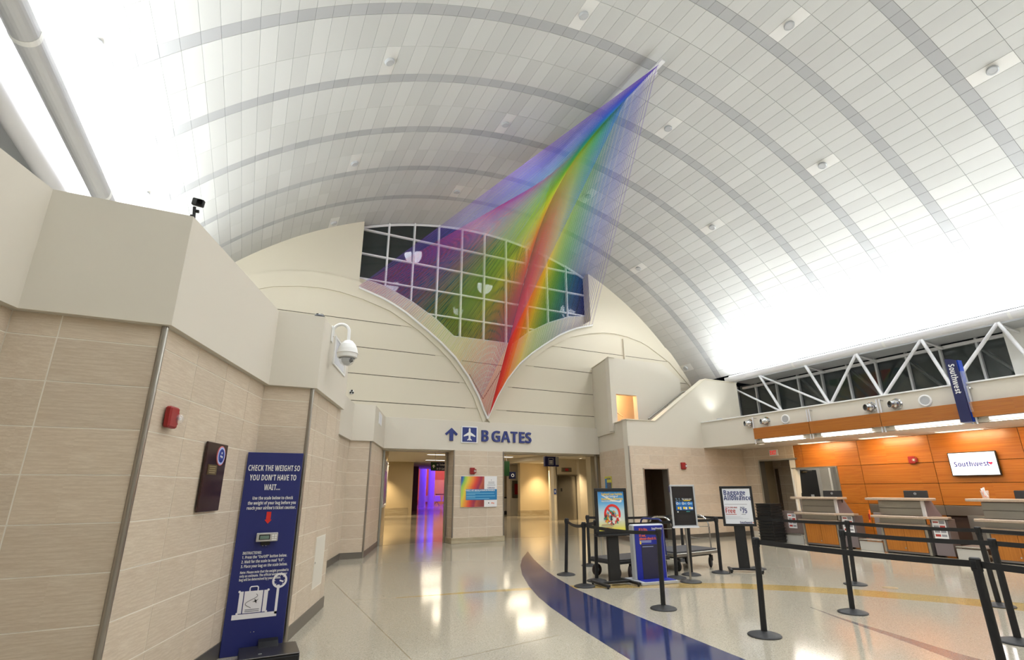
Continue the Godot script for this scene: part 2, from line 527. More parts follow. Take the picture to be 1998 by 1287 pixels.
func build_ceiling() -> void:
	var o := structure("ceiling", "white barrel vault of metal panels with gray cross bands")
	# shell behind the pieces
	var st := newst()
	var n := 50
	for k in n:
		var a0 := deg_to_rad(-VA + 2 * VA * k / n)
		var a1 := deg_to_rad(-VA + 2 * VA * (k + 1) / n)
		for r in [VR + 0.012, VR + 0.25]:
			var s := -1.0 if r < VR + 0.1 else 1.0
			var p := [Vector3(VX + r * sin(a0), VY + r * cos(a0), 9), Vector3(VX + r * sin(a1), VY + r * cos(a1), 9), Vector3(VX + r * sin(a1), VY + r * cos(a1), -16.3), Vector3(VX + r * sin(a0), VY + r * cos(a0), -16.3)]
			quad(st, p[0], p[1], p[2], p[3], Vector3(sin((a0 + a1) / 2), cos((a0 + a1) / 2), 0) * s)
	part(o, "vault_shell", st.commit(), M["vault_joint"])
	var cols := 75
	var step := 2.0 * VA / cols
	var w := deg_to_rad(step) * VR
	var lamp_cols := {3: 1, 31: 1, 56: 1, 19: 0, 44: 0, 72: 0}
	var panels := []
	var bands := []
	for i in range(-7, 7):
		var far := rib(i + 1) + 0.24 if i < 6 else -16.25
		var near := rib(i)
		var mid := (near + far) / 2.0 if i < 6 else near - 0.775
		for c in cols:
			var ang := -VA + (c + 0.5) * step
			for h in 2:
				var za := near if h == 0 else mid
				var zb := mid if h == 0 else far
				var lamp: bool = h == 1 and lamp_cols.has(c) and posmod(i, 2) == lamp_cols[c]
				panels.append([ang, za, zb, lamp, i, c])
			bands.append([ang, near + 0.24, near, false, i, c])
	var unit := cbox(Vector3(1, 1, 1), 0.0)
	for pass_ in 2:
		var list: Array = panels if pass_ == 0 else bands
		var scored := []
		for k in list.size():
			var q: Array = list[k]
			var a0 := deg_to_rad(q[0] - step / 2)
			var a1 := deg_to_rad(q[0] + step / 2)
			var c := [Vector3(VX + VR * sin(a0), VY + VR * cos(a0), q[1]), Vector3(VX + VR * sin(a1), VY + VR * cos(a1), q[1]), Vector3(VX + VR * sin(a1), VY + VR * cos(a1), q[2]), Vector3(VX + VR * sin(a0), VY + VR * cos(a0), q[2])]
			scored.append([pixel_area(c), k])
		scored.sort_custom(func(x, y): return x[0] > y[0])
		var single := {}
		for k in 295:
			single[scored[k][1]] = true
		var rest := []
		var cols_rest := []
		for k in list.size():
			var q: Array = list[k]
			var t := on_vault(q[0], VR + (0.006 if pass_ == 0 else 0.009), (q[1] + q[2]) / 2.0)
			var size := Vector3(w - 0.006, 0.012, absf(q[1] - q[2]) - 0.007)
			t.basis = t.basis * Basis.from_scale(size)
			var tone := rng.randi() % 5
			if single.has(k) or q[3]:
				var m: Material = M["panel_flat"] if q[3] else M["%s_%d" % ["panel" if pass_ == 0 else "band", tone]]
				part(o, "ceiling_panel" if pass_ == 0 else "band_tile", unit, m, t.origin, t.basis)
			else:
				rest.append(t)
				var col: Color = M["%s_%d" % ["panel" if pass_ == 0 else "band", tone]].albedo_color.srgb_to_linear()
				cols_rest.append(col)
		var mm := MultiMesh.new()
		mm.transform_format = MultiMesh.TRANSFORM_3D
		mm.use_colors = true
		mm.mesh = unit
		mm.instance_count = rest.size()
		for k in rest.size():
			mm.set_instance_transform(k, rest[k])
			mm.set_instance_color(k, cols_rest[k])
		var mi := MultiMeshInstance3D.new()
		mi.name = "ceiling_panels_beyond" if pass_ == 0 else "band_tiles_beyond"
		mi.multimesh = mm
		mi.material_override = M["panel_copies"]
		mi.set_meta("kind", "stuff")
		o.add_child(mi, true)
	# recessed lamps in the flat panels
	var where := {3: "row above the light trough of the tiled side", 19: "second row from the tiled side", 31: "third row from the tiled side", 44: "third row from the counter side", 56: "second row from the counter side", 72: "lowest row over the counter side"}
	var order := ["first", "second", "third", "fourth", "fifth", "sixth", "seventh", "eighth"]
	for c in [3, 19, 31, 44, 56, 72]:
		var seen_n := 0
		for i in range(-6, 7):
			if posmod(i, 2) != lamp_cols[c] or (c == 3 and i != 1 and i != 3) or (c == 72 and i != 6) or seen_n > 6:
				continue
			var far := rib(i + 1) + 0.24 if i < 6 else -16.25
			var mid := (rib(i) + far) / 2.0 if i < 6 else rib(i) - 0.775
			var t := on_vault(-VA + (c + 0.5) * step, VR, (mid + far) / 2.0 if i < 6 else mid - 0.36)
			var l := thing("ceiling_downlight", "round vault downlight, %s in the %s" % [order[seen_n], where[c]], "lamp", t.origin, 0, "downlights in the vault")
			l.basis = t.basis
			part(l, "trim_ring", lathe([Vector2(0.058, 0.0), Vector2(0.10, 0.0), Vector2(0.10, 0.035), Vector2(0.085, 0.05), Vector2(0.066, 0.05), Vector2(0.058, 0.0)], 20), M["gray_metal"])
			part(l, "lens", cyl(0.066, 0.012, 20), M["white" if c == 3 else "gray_metal"], Vector3(0, 0.04, 0))
			if i < 6:
				var s := SpotLight3D.new()
				s.name = "downlight_beam"
				s.light_color = Color(0.97, 0.98, 1.0)
				s.light_energy = DOWNLIGHT
				s.spot_angle = 80
				s.spot_angle_attenuation = 1.0
				s.spot_range = 40
				s.light_size = 0.35
				s.shadow_enabled = true
				l.add_child(s)
				s.global_transform = Transform3D(Basis(Vector3.RIGHT, -PI / 2), l.global_position - Vector3(0, 0.12, 0))
			seen_n += 1

# ---------------------------------------------------------------- tiled walls
func tiles(parent: Node3D, a: Vector2, b: Vector2, out: Vector2, start := 0.0, y0 := BASE_Y, y1 := TILE_TOP, holes: Array = [], s_from := 0.0) -> void:
	var d := (b - a).normalized()
	var length := (b - a).length()
	var ys := [y0]
	for k in 12:
		var y := BASE_Y + 0.305 * k
		if y > y0 + 0.01 and y < y1 - 0.02:
			ys.append(y)
	ys.append(y1)
	var xs := [s_from]
	var s := start
	while s < length - 0.01:
		if s > s_from + 0.01:
			xs.append(s)
		s += 0.61
	xs.append(length)
	var unit := cbox(Vector3(1, 1, 1), 0.008)
	var b3 := Basis(Vector3(d.x, 0, d.y), Vector3.UP, Vector3(out.x, 0, out.y))
	for i in xs.size() - 1:
		for j in ys.size() - 1:
			var r := Rect2(xs[i], ys[j], xs[i + 1] - xs[i], ys[j + 1] - ys[j])
			for q in cut(r, holes):
				var c: Vector2 = q.get_center()
				var p := a + d * c.x
				part(parent, "tile", unit, M["tile_%d" % (rng.randi() % 6)], Vector3(p.x, c.y, p.y) + Vector3(out.x, 0, out.y) * -0.003, b3 * Basis.from_scale(Vector3(q.size.x - 0.008, q.size.y - 0.008, 0.011)))

func cut(r: Rect2, holes: Array) -> Array:
	# what is left of a rectangle beside holes
	var left := [r]
	for h in holes:
		var next := []
		for q in left:
			var x: Rect2 = q.intersection(h)
			if x.size.x < 0.004 or x.size.y < 0.004:
				next.append(q)
				continue
			if x.position.x - q.position.x > 0.012:
				next.append(Rect2(q.position, Vector2(x.position.x - q.position.x, q.size.y)))
			if q.end.x - x.end.x > 0.012:
				next.append(Rect2(x.end.x, q.position.y, q.end.x - x.end.x, q.size.y))
			if x.position.y - q.position.y > 0.012:
				next.append(Rect2(x.position.x, q.position.y, x.size.x, x.position.y - q.position.y))
			if q.end.y - x.end.y > 0.012:
				next.append(Rect2(x.position.x, x.end.y, x.size.x, q.end.y - x.end.y))
		left = next
	return left

const LW := [[-4.6, 4.5], [-1.55, -4.446], [-0.673, -4.446], [0.078, -6.60], [0.612, -6.60], [1.21, -8.27], [0.40, -8.27], [2.23, -13.42], [2.77, -13.42], [3.69, -16.0]]

func corner_trim(parent: Node3D, x: float, z: float, y1 := TILE_TOP) -> void:
	var r := 0.024
	part(parent, "corner_trim", lathe([Vector2(0, 0), Vector2(r, 0), Vector2(r, y1), Vector2(0, y1)], 14), M["steel"], Vector3(x, 0.0, z))

func build_left_wall() -> void:
	var w := structure("wall_left", "sawtooth side wall of beige veined tiles under a plain beige fascia")
	var line := PackedVector2Array()
	for p in LW:
		line.append(Vector2(p[0], p[1]))
	var body := line.duplicate()
	body.append(Vector2(3.4, -16.2))
	body.append(Vector2(-6, -16.2))
	body.append(Vector2(-6, 4.5))
	part(w, "wall_core", extrude(body, 0.0, TILE_TOP, "y"), M["grout"])
	var fas := PackedVector2Array()
	for p in line:
		fas.append(p + Vector2(0.043, 0.06))
	fas.append(Vector2(3.75, -16.2))
	fas.append(Vector2(-6, -16.2))
	fas.append(Vector2(-6, 4.5))
	part(w, "fascia", extrude(fas, TILE_TOP, FASC_TOP, "y"), M["paint"])
	var nd := Vector2(0.944, 0.330)
	var nx := Vector2(0, 1)
	tiles(w, line[0], line[1], nd, 0.2)
	tiles(w, line[1], line[2], nx, 0.27)
	tiles(w, line[2], line[3], nd, 0.575 - 0.61)
	tiles(w, line[3], line[4], nx, 0.6)
	tiles(w, line[4], line[5], nd, 0.30, BASE_Y, TILE_TOP, [Rect2(0.99, 0.345, 0.55, 0.62)])
	tiles(w, line[6], line[7], nd, 0.05, BASE_Y, TILE_TOP, [], 2.4)
	tiles(w, line[7], line[8], nx, 0.6)
	tiles(w, line[8], line[9], nd, 0.25)
	for k in [2, 4, 8]:
		corner_trim(w, line[k].x, line[k].y)
	var d := Vector2(0.330, -0.944)
	var c := line[4] + d * 1.265
	var ap := part(w, "access_panel", cbox(Vector3(0.54, 0.61, 0.012), 0.002), M["paint"], Vector3(c.x, 0.655, c.y) + Vector3(nd.x, 0, nd.y) * 0.006, Basis(Vector3(d.x, 0, d.y), Vector3.UP, Vector3(nd.x, 0, nd.y)))
	ap.set_meta("label", "flush painted access hatch")
	var lk := line[4] + d * 1.03
	part(ap, "hatch_latch", cyl(0.012, 0.01, 12), M["steel"], Vector3(-0.235, 0.0, 0.008), Basis(Vector3.RIGHT, PI / 2))
	var bb := structure("baseboard_left", "gray metal baseboard along the tiled side wall")
	for k in line.size() - 1:
		if k == 5:
			continue
		var a := line[k]
		var b := line[k + 1]
		var o := nd if k % 2 == 0 else nx
		if k == 6:
			o = nd
		if k == 7:
			o = nx
		if k == 8:
			o = nd
		var e := o * 0.014
		var x := (b - a).normalized() * (0.014 if k in [1, 3, 7] else 0.0)
		part(bb, "base_strip", extrude(PackedVector2Array([a, b, b + e + x, a + e]), 0.0, 0.14, "y"), M["baseboard"])

# ---------------------------------------------------------------- end wall
const ZE := -15.75

func vault_y(x: float) -> float:
	return VY + sqrt(VR * VR - (x - VX) * (x - VX))

func pv(list: Array) -> PackedVector2Array:
	var o := PackedVector2Array()
	for p in list:
		o.append(Vector2(p[0], p[1]))
	return o

func mirror(list: Array, about := 7.0) -> Array:
	var o := []
	for p in list:
		o.append([2 * about - p[0], p[1]])
	return o

func build_end_wall() -> void:
	var w := structure("wall_end", "cream end wall with two arches and a large window above the gate openings")
	var rim_l := [[2.5, 7.70], [3.25, 7.47], [3.63, 7.31], [4.05, 7.09], [4.77, 6.60], [5.3, 6.21], [5.80, 5.77], [6.29, 5.16], [6.66, 4.54], [7.0, 3.80]]
	var inner_l := [[-3.2, 4.6], [-2.4, 5.7], [-1.4, 6.6], [-0.33, 7.17], [0.06, 7.32], [0.77, 7.46], [1.40, 7.51], [1.92, 7.48], [2.61, 7.36], [3.53, 7.09], [4.53, 6.55], [5.2, 6.05], [5.62, 5.68], [6.10, 5.12], [6.5, 4.5], [6.86, 3.66]]
	var outer_l := [[-3.2, 5.3], [-2.2, 6.45], [-1.3, 7.2], [-0.65, 7.55], [-0.22, 7.74], [0.40, 7.90], [1.10, 8.00], [1.75, 8.0], [2.5, 7.92]]
	# the flat wall: left, right, and below the rims
	for side in 2:
		var pts := [[-3.2, 2.7], [2.5, 2.7]]
		for k in 25:
			var x := 2.5 - 5.7 * k / 24.0
			pts.append([x, vault_y(x) + 0.06])
		if side == 1:
			pts = mirror(pts, 7.0)
		part(w, "wall_panel", extrude(pv(pts), ZE - 0.4, ZE, "z"), M["paint_end"])
	var mid := [[2.5, 2.7], [11.5, 2.7]]
	var rr := mirror(rim_l)
	for p in rr:
		mid.append(p)
	for k in range(rim_l.size() - 2, -1, -1):
		mid.append(rim_l[k])
	part(w, "wall_panel", extrude(pv(mid), ZE - 0.4, ZE, "z"), M["paint_end"])
	# arch bands, proud of the wall
	for side in 2:
		var band := outer_l + rim_l.slice(1) 
		for k in range(inner_l.size() - 1, -1, -1):
			band.append(inner_l[k])
		if side == 1:
			band = mirror(band)
		part(w, "arch_band", extrude(pv(band), ZE, ZE + 0.07, "z"), M["paint_end"])
		# cladding strips under each arch with open joints
		var under := inner_l.duplicate()
		under.append([6.86, 2.75])
		under.append([-3.2, 2.75])
		if side == 1:
			under = mirror(under)
		var lv := [2.75, 4.12, 4.945, 5.785, 6.645, 8.0]
		for k in 5:
			var strip := pv([[-4, lv[k] + 0.011], [20, lv[k] + 0.011], [20, lv[k + 1] - 0.011], [-4, lv[k + 1] - 0.011]])
			for piece in Geometry2D.intersect_polygons(pv(under), strip):
				if piece.size() > 2:
					part(w, "cladding_board", extrude(piece, ZE, ZE + 0.022, "z"), M["paint_end"])
	part(w, "joint_backing", extrude(pv([[-3.2, 3.9], [6.3, 3.9], [6.0, 5.0], [4.3, 6.55], [3, 6.9], [-2, 6.9]]), ZE, ZE + 0.003, "z"), M["groove"])
	part(w, "joint_backing", extrude(pv(mirror([[-3.2, 3.9], [6.3, 3.9], [6.0, 5.0], [4.3, 6.55], [3, 6.9], [-2, 6.9]])), ZE, ZE + 0.003, "z"), M["groove"])
	part(w, "arch_fin", cbox(Vector3(0.05, 1.1, 0.10), 0.004), M["paint_end"], Vector3(13.02, 6.8, ZE + 0.05))
	# recessed infill between the rims and the window
	var sill := [[2.5, 8.22], [3.40, 8.06], [4.33, 7.67], [5.24, 7.15], [5.89, 6.63], [8.20, 6.63], [8.85, 7.15], [9.76, 7.67], [10.67, 8.05], [11.5, 8.20]]
	var inf := sill.duplicate()
	var down := mirror(rim_l)
	for p in down:
		inf.append([p[0], p[1] - 0.05])
	for k in range(rim_l.size() - 2, -1, -1):
		inf.append([rim_l[k][0], rim_l[k][1] - 0.05])
	part(w, "sill_panel", extrude(pv(inf), -16.3, -16.08, "z"), M["paint_end"])
	for s in [[[6.21, 5.80], [7.82, 5.78]], [[7.82, 5.78], [7.02, 4.53]], [[6.5, 5.35], [7.02, 4.53]]]:
		var a := Vector2(s[0][0], s[0][1])
		var b := Vector2(s[1][0], s[1][1])
		var n := (b - a).orthogonal().normalized() * 0.009
		part(w, "panel_joint", extrude(PackedVector2Array([a + n, b + n, b - n, a - n]), -16.08, -16.077, "z"), M["groove"])
	# rims that carry the thread hooks
	for side in 2:
		var path := []
		for p in (rim_l if side == 0 else mirror(rim_l)):
			path.append(Vector3(p[0], p[1], ZE + 0.11))
		part(w, "arch_rim", tube(path, 0.035, 8), M["white"])
	# window_1: frame and panes
	var g := structure("window_1", "tall arched window of square dark panes in a white grid")
	var xs := [2.5]
	for k in 9:
		xs.append(3.41 + 0.905 * k)
	xs.append(11.5)
	var region := sill.duplicate()
	for k in 31:
		var x := 11.5 - 9.0 * k / 30.0
		region.append([x, vault_y(x) - 0.02])
	var zone := pv(region)
	var ys := [6.6, 7.33, 8.225, 9.12, 10.015, 11.2]
	for i in xs.size() - 1:
		for j in ys.size() - 1:
			var cell := pv([[xs[i] + 0.02, ys[j] + 0.02], [xs[i + 1] - 0.02, ys[j] + 0.02], [xs[i + 1] - 0.02, ys[j + 1] - 0.02], [xs[i] + 0.02, ys[j + 1] - 0.02]])
			for piece in Geometry2D.intersect_polygons(zone, cell):
				if piece.size() > 2 and absf(area(piece)) > 0.01:
					part(g, "pane", flat_pane(piece, -16.17), M["night_glass"])
	for i in range(1, xs.size() - 1):
		var lo := poly_at(sill, xs[i])
		var hi: float = vault_y(xs[i])
		part(g, "mullion", cbox(Vector3(0.055, hi - lo, 0.12), 0.004), M["white_metal"], Vector3(xs[i], (lo + hi) / 2, -16.13))
	for j in range(1, ys.size() - 1):
		var bar := pv([[2.5, ys[j] - 0.024], [11.5, ys[j] - 0.024], [11.5, ys[j] + 0.024], [2.5, ys[j] + 0.024]])
		for piece in Geometry2D.intersect_polygons(zone, bar):
			if piece.size() > 2:
				part(g, "transom", extrude(piece, -16.19, -16.09, "z"), M["white_metal"])
	var head := []
	for k in 31:
		var x := 2.5 + 9.0 * k / 30.0
		head.append(Vector3(x, vault_y(x) - 0.05, -16.12))
	part(g, "head_rail", tube(head, 0.05, 6), M["white_metal"])
	var srail := []
	for p in sill:
		srail.append(Vector3(p[0], p[1] + 0.01, -16.10))
	part(g, "sill_rail", tube(srail, 0.028, 6), M["white_metal"])
	# header over the two gate openings, and the tiled pier between them
	part(w, "header", cbox(Vector3(7.83, 0.93, 0.62), 0.004), M["paint"], Vector3(7.485, 3.195, -15.82))
	part(w, "pier_core", cbox(Vector3(1.72, 2.74, 0.68), 0.0), M["grout"], Vector3(6.665, 1.37, -15.85))
	var pc := [Vector2(5.805, -15.51), Vector2(7.525, -15.51), Vector2(7.525, -16.19), Vector2(5.805, -16.19)]
	tiles(w, pc[0], pc[1], Vector2(0, 1), 0.54)
	tiles(w, pc[3], pc[0], Vector2(-1, 0), 0.3)
	tiles(w, pc[1], pc[2], Vector2(1, 0), 0.3)
	corner_trim(w, pc[0].x, pc[0].y)
	corner_trim(w, pc[1].x, pc[1].y)
	for k in [0, 1]:
		part(w, "opening_track", cbox(Vector3(2.2 if k == 0 else 3.75, 0.05, 0.10), 0.004), M["brushed"], Vector3(4.75 if k == 0 else 9.45, 2.71, -16.05))
	part(w, "jamb", cbox(Vector3(0.06, 2.735, 0.12), 0.004), M["brushed"], Vector3(5.76, 1.367, -16.08))
	part(w, "jamb", cbox(Vector3(0.06, 2.735, 0.12), 0.004), M["brushed"], Vector3(3.74, 1.367, -16.1))
	part(w, "jamb", cbox(Vector3(0.06, 2.735, 0.12), 0.004), M["brushed"], Vector3(11.36, 1.367, -15.7))
	var sb := structure("baseboard_end", "pale stone base around the tiled pier")
	part(sb, "base_stone", cbox(Vector3(1.78, 0.16, 0.74), 0.006), M["stone_base"], Vector3(6.665, 0.08, -15.85))

func area(p: PackedVector2Array) -> float:
	var a := 0.0
	for i in p.size():
		a += p[i].cross(p[(i + 1) % p.size()])
	return a / 2

func flat_pane(p: PackedVector2Array, z: float) -> ArrayMesh:
	var st := newst()
	var idx := Geometry2D.triangulate_polygon(p)
	for k in range(0, idx.size(), 3):
		tri(st, Vector3(p[idx[k]].x, p[idx[k]].y, z), Vector3(p[idx[k + 1]].x, p[idx[k + 1]].y, z), Vector3(p[idx[k + 2]].x, p[idx[k + 2]].y, z), Vector3(0, 0, 1))
	return st.commit()

func poly_at(line: Array, x: float) -> float:
	for k in line.size() - 1:
		if x >= line[k][0] and x <= line[k + 1][0]:
			return lerpf(line[k][1], line[k + 1][1], (x - line[k][0]) / (line[k + 1][0] - line[k][0]))
	return line[0][1]

# ---------------------------------------------------------------- stair block right of the gate openings
func build_stair_block() -> void:
	var w := structure("wall_stair", "cream stair enclosure with tiled lower walls beside the gate openings")
	var zg := -13.05
	var a := Vector2(10.72, zg)
	var b := Vector2(11.42, -15.55)
	var d := (b - a).normalized()
	var nr := Vector2(d.y, -d.x)  # towards -x
	# lower return wall and front wall, tiled to 2.8
	part(w, "return_core", extrude(PackedVector2Array([a + d * 0.06, b, b + Vector2(0.2, 0), a + d * 0.06 + Vector2(0.2, 0)]), 0.0, FASC_TOP - 0.002, "y"), M["paint"])
	tiles(w, a, b, nr, 0.3, BASE_Y, 2.80)
	# front wall with the narrow doorway and the rising parapet
	var front := pv([[10.72, 0], [11.27, 0], [11.27, 2.13], [12.23, 2.13], [12.23, 0], [16.05, 0], [16.05, 5.285], [14.43, 5.295], [11.89, 3.655], [10.72, 3.655]])
	part(w, "front_core", extrude(front, zg - 0.22, zg, "z"), M["paint"])
	tiles(w, Vector2(10.72, zg), Vector2(15.9, zg), Vector2(0, 1), 0.21, BASE_Y, 2.85, [Rect2(0.55, 0, 0.96, 2.13)])
	corner_trim(w, 10.735, zg - 0.005, 2.83)
	var cap := [Vector3(10.7, 3.67, zg - 0.11), Vector3(11.89, 3.67, zg - 0.11), Vector3(14.43, 5.31, zg - 0.11), Vector3(16.05, 5.30, zg - 0.11)]
	for k in 3:
		var p: Vector3 = cap[k]
		var q: Vector3 = cap[k + 1]
		var bb := Basis(Vector3.BACK, atan2(q.y - p.y, q.x - p.x))
		part(w, "parapet_cap", cbox(Vector3(p.distance_to(q) + 0.02, 0.03, 0.27), 0.004), M["paint_end"], (p + q) / 2, bb)
	# ledge towards the gate openings
	part(w, "ledge_cap", extrude(PackedVector2Array([a + Vector2(-0.04, 0.04), a + Vector2(0.2, 0.04), a + d * 1.05 + Vector2(0.25, 0), a + d * 1.05 + Vector2(-0.04, 0)]), FASC_TOP, FASC_TOP + 0.03, "y"), M["paint_end"])
	# upper enclosure: front with a lit opening, and its side
	var zu := -14.0
	var up := pv([[10.90, 3.4], [11.13, 3.4], [11.13, 4.68], [12.03, 4.68], [12.03, 3.4], [12.5, 3.4], [14.17, 4.5], [14.17, 5.45], [13.33, 5.98], [10.90, 5.95]])
	part(w, "upper_core", extrude(up, zu - 0.2, zu, "z"), M["paint"])
	part(w, "upper_side", extrude(PackedVector2Array([Vector2(10.905, zu - 0.02), Vector2(11.42, -15.74), Vector2(11.62, -15.74), Vector2(11.09, zu - 0.02)]), FASC_TOP - 0.3, 5.945, "y"), M["paint"])
	part(w, "upper_cap", extrude(PackedVector2Array([Vector2(10.87, zu + 0.03), Vector2(11.40, -15.74), Vector2(11.66, -15.74), Vector2(11.13, zu + 0.03)]), 5.951, 5.98, "y"), M["paint_end"])
	part(w, "upper_back", cbox(Vector3(2.6, 1.6, 0.05), 0.0), M["paint"], Vector3(12.95, 4.3, -15.2))
	part(w, "stair_floor", cbox(Vector3(3.6, 0.1, 1.5), 0.0), M["paint"], Vector3(13.5, 3.42, -14.8))
	part(w, "doorway_back", cbox(Vector3(1.6, 2.5, 0.05), 0.0), M["door_brown"], Vector3(12.1, 1.25, -14.4))
	part(w, "doorway_side", cbox(Vector3(0.05, 2.5, 1.3), 0.0), M["door_brown"], Vector3(12.75, 1.25, -13.9))
	part(w, "doorway_top", cbox(Vector3(1.5, 0.05, 1.0), 0.0), M["door_brown"], Vector3(12.1, 2.5, -13.85))
	part(w, "stair_rail", tube([Vector3(11.15, 1.0, -14.3), Vector3(12.4, 1.75, -14.3)], 0.025, 8), M["brass"])
	part(w, "door_frame", cbox(Vector3(0.05, 2.16, 0.26), 0.003), M["baseboard"], Vector3(12.25, 1.08, zg - 0.10))
	part(w, "door_frame", cbox(Vector3(0.03, 2.16, 0.26), 0.003), M["brushed"], Vector3(11.25, 1.08, zg - 0.10))
	part(w, "door_frame", cbox(Vector3(1.05, 0.03, 0.26), 0.003), M["brushed"], Vector3(11.75, 2.145, zg - 0.10))
	# sloping handrail inside the stair
	part(w, "handrail", tube([Vector3(12.35, 3.86, -13.85), Vector3(14.1, 4.95, -13.85), Vector3(14.28, 4.98, -13.85)], 0.025, 8), M["brushed"])
	part(w, "handrail_bracket", tube([Vector3(13.3, 4.44, -13.85), Vector3(13.3, 4.36, -13.85), Vector3(13.3, 4.33, -14.0)], 0.012, 6), M["brushed"])
	# warm lamp behind the opening
	var l := thing("stair_lamp", "warm ceiling lamp glowing inside the small stair opening", "lamp", Vector3(11.55, 4.95, -14.75))
	part(l, "lamp_glass", lathe([Vector2(0, -0.05), Vector2(0.10, -0.04), Vector2(0.13, 0.0), Vector2(0.13, 0.03), Vector2(0, 0.03)], 16), glow("stair_glow", Color(1.0, 0.82, 0.62), 2.0))
	var om := OmniLight3D.new()
	om.name = "stair_lamp_light"
	om.light_color = Color(1.0, 0.74, 0.50)
	om.light_energy = 1.6
	om.light_size = 0.1
	om.omni_range = 30
	om.shadow_enabled = true
	om.position = Vector3(0, -0.15, 0)
	l.add_child(om)
	part(w, "stair_ceiling", cbox(Vector3(1.9, 0.05, 0.95), 0.0), M["paint"], Vector3(12.45, 5.05, -14.7))
	part(w, "stair_bracket", tube([Vector3(11.62, 4.4, -15.1), Vector3(11.62, 4.3, -14.9), Vector3(12.1, 4.05, -14.9)], 0.025, 6), M["paint"])
	var bb2 := structure("baseboard_stair", "gray metal baseboard along the stair enclosure")
	part(bb2, "base_strip", extrude(PackedVector2Array([a + nr * 0.014, b + nr * 0.014, b, a]), 0.0, 0.14, "y"), M["baseboard"])
	part(bb2, "base_strip", cbox(Vector3(0.55, 0.14, 0.028), 0.003), M["baseboard"], Vector3(10.99, 0.07, zg))
	part(bb2, "base_strip", cbox(Vector3(3.65, 0.14, 0.028), 0.003), M["baseboard"], Vector3(14.07, 0.07, zg))

